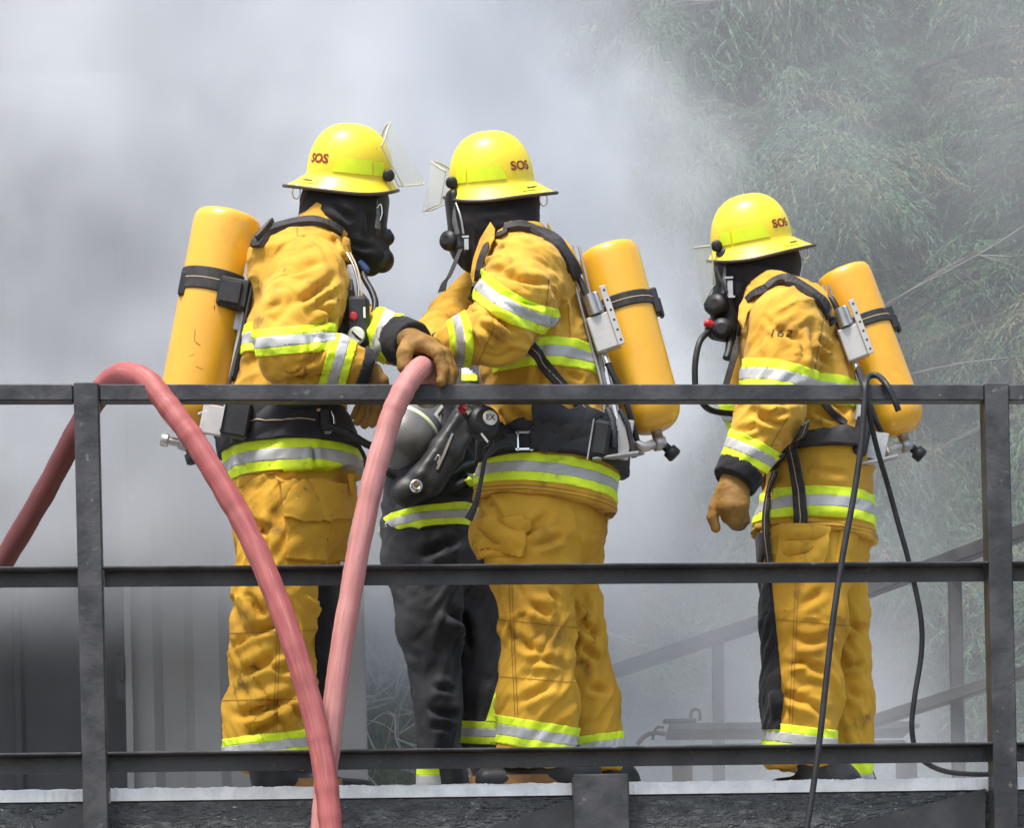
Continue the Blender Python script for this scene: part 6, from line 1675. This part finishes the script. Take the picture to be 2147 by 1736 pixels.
# ================================================================ fire hoses over the top rail
def hose(name, pts, rad, m, label, flat=None):
    pp = spline(pts, 14); rg = np.random.default_rng(len(pts)); n = len(pp); seg = 20
    mb = MB(); r_ = np.full(n, rad) * (1 + .02 * np.sin(np.arange(n) * .9) + .012 * rg.standard_normal(n))
    mb.tube(pp, r_, seg, sx=1.0)
    o = mb.build(name, [m, M_HOSESHADE]); v = np.array(mb.v)
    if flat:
        k = int(flat * 14) * seg; mi = np.zeros(len(o.data.polygons), dtype=np.int32); mi[:k] = 1; o.data.polygons.foreach_set('material_index', mi)  # rear spans get the red with shade painted in
    bx = v + (perlin(v * 9.0)[:, None] * .0022) + (perlin(v * np.array((26, 26, 9)))[:, None] * .0012)
    o.data.vertices.foreach_set('co', bx.ravel()); o.data.update()
    ln = np.concatenate([[0], np.cumsum(np.linalg.norm(np.diff(pp, axis=0), axis=1))]); hc_ = np.zeros((len(v), 3)); th_ = 2 * math.pi * np.arange(seg) / seg
    for i_ in range(n): hc_[i_ * seg:(i_ + 1) * seg] = np.stack([np.cos(th_) * .28, np.sin(th_) * .28, np.full(seg, ln[i_] * .55)], 1)
    at_ = o.data.attributes.new('hosecoord', 'FLOAT_VECTOR', 'POINT'); at_.data.foreach_set('vector', hc_.astype(np.float32).ravel())
    return tag(o, label, 'fire hose')
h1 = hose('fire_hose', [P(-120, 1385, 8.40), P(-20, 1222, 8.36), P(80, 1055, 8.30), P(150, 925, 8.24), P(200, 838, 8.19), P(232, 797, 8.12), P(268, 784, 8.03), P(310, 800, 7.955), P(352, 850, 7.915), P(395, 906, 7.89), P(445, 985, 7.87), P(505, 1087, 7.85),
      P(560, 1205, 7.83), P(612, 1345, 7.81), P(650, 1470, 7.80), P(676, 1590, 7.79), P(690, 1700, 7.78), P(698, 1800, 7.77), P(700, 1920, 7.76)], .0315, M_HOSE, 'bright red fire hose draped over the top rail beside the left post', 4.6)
h2 = hose('fire_hose', [P(650, 1950, 7.86), P(668, 1830, 7.86), P(676, 1720, 7.865), P(688, 1590, 7.87), P(706, 1430, 7.88), P(738, 1230, 7.885), P(775, 1040, 7.89), P(812, 900, 7.90), P(842, 826, 7.905), P(866, 788, 7.93), P(882, 772, 7.98), P(890, 772, 8.05), P(894, 784, 8.12), P(896, 806, 8.18), P(896, 826, 8.21)],
          .0305, M_HOSEPALE, 'faded pink fire hose held by gloved hands at the top rail')
mb = MB(); a, b = P(896, 818, 8.20), P(897, 838, 8.23); mb.tube([a, b], .036, 18); o = mb.build('hose_coupling', M_METAL, h2)
# ================================================================ black cables over the rail on the right
def cable(pts, label, rad=.0085):
    pp = spline(pts, 10); mb = MB(); mb.tube(pp, rad, 12); return tag(mb.build('black_cable', M_RUBBER), label, 'cable', 'black cables over the top rail')
yr = lambda x: 8.0 + YAW * (x - 1073) / F * 8
cable([P(1884, 862, yr(1884) - .02), P(1874, 836, yr(1874) - .022), P(1858, 806, yr(1858) - .012), P(1840, 788, yr(1840) + .03), P(1822, 790, yr(1822) + .03), P(1815, 806, yr(1815) - .012), P(1812, 850, yr(1812) - .02), P(1806, 930, yr(1806) - .022), P(1790, 1040, yr(1790) - .022), P(1768, 1160, yr(1768) - .024),
       P(1748, 1290, yr(1748) - .03), P(1733, 1420, yr(1733) - .03), P(1720, 1540, yr(1720) - .03), P(1704, 1660, yr(1704) - .03), P(1688, 1760, yr(1688) - .03), P(1672, 1880, yr(1672) - .03)], 'black cable hooked over the top rail and hanging down the front past the deck edge')
cable([P(1800, 772, yr(1800) + .12), P(1806, 790, yr(1806) + .05), P(1811, 806, yr(1811) - .010), P(1818, 846, yr(1818) - .014), P(1836, 930, yr(1836) + .03), P(1862, 1020, yr(1862) + .09), P(1884, 1100, yr(1884) + .11), P(1906, 1180, yr(1906) + .12), P(1930, 1290, yr(1930) + .13), P(1932, 1370, yr(1932) + .13), P(1918, 1460, yr(1918) + .13), P(1912, 1530, yr(1912) + .14),
       P(1926, 1585, yr(1926) + .15), P(1968, 1614, yr(1968) + .16), P(2030, 1624, yr(2030) + .17), P(2130, 1624, yr(2130) + .2)], 'black cable bending behind the middle rail and ending by the right post', .0075)
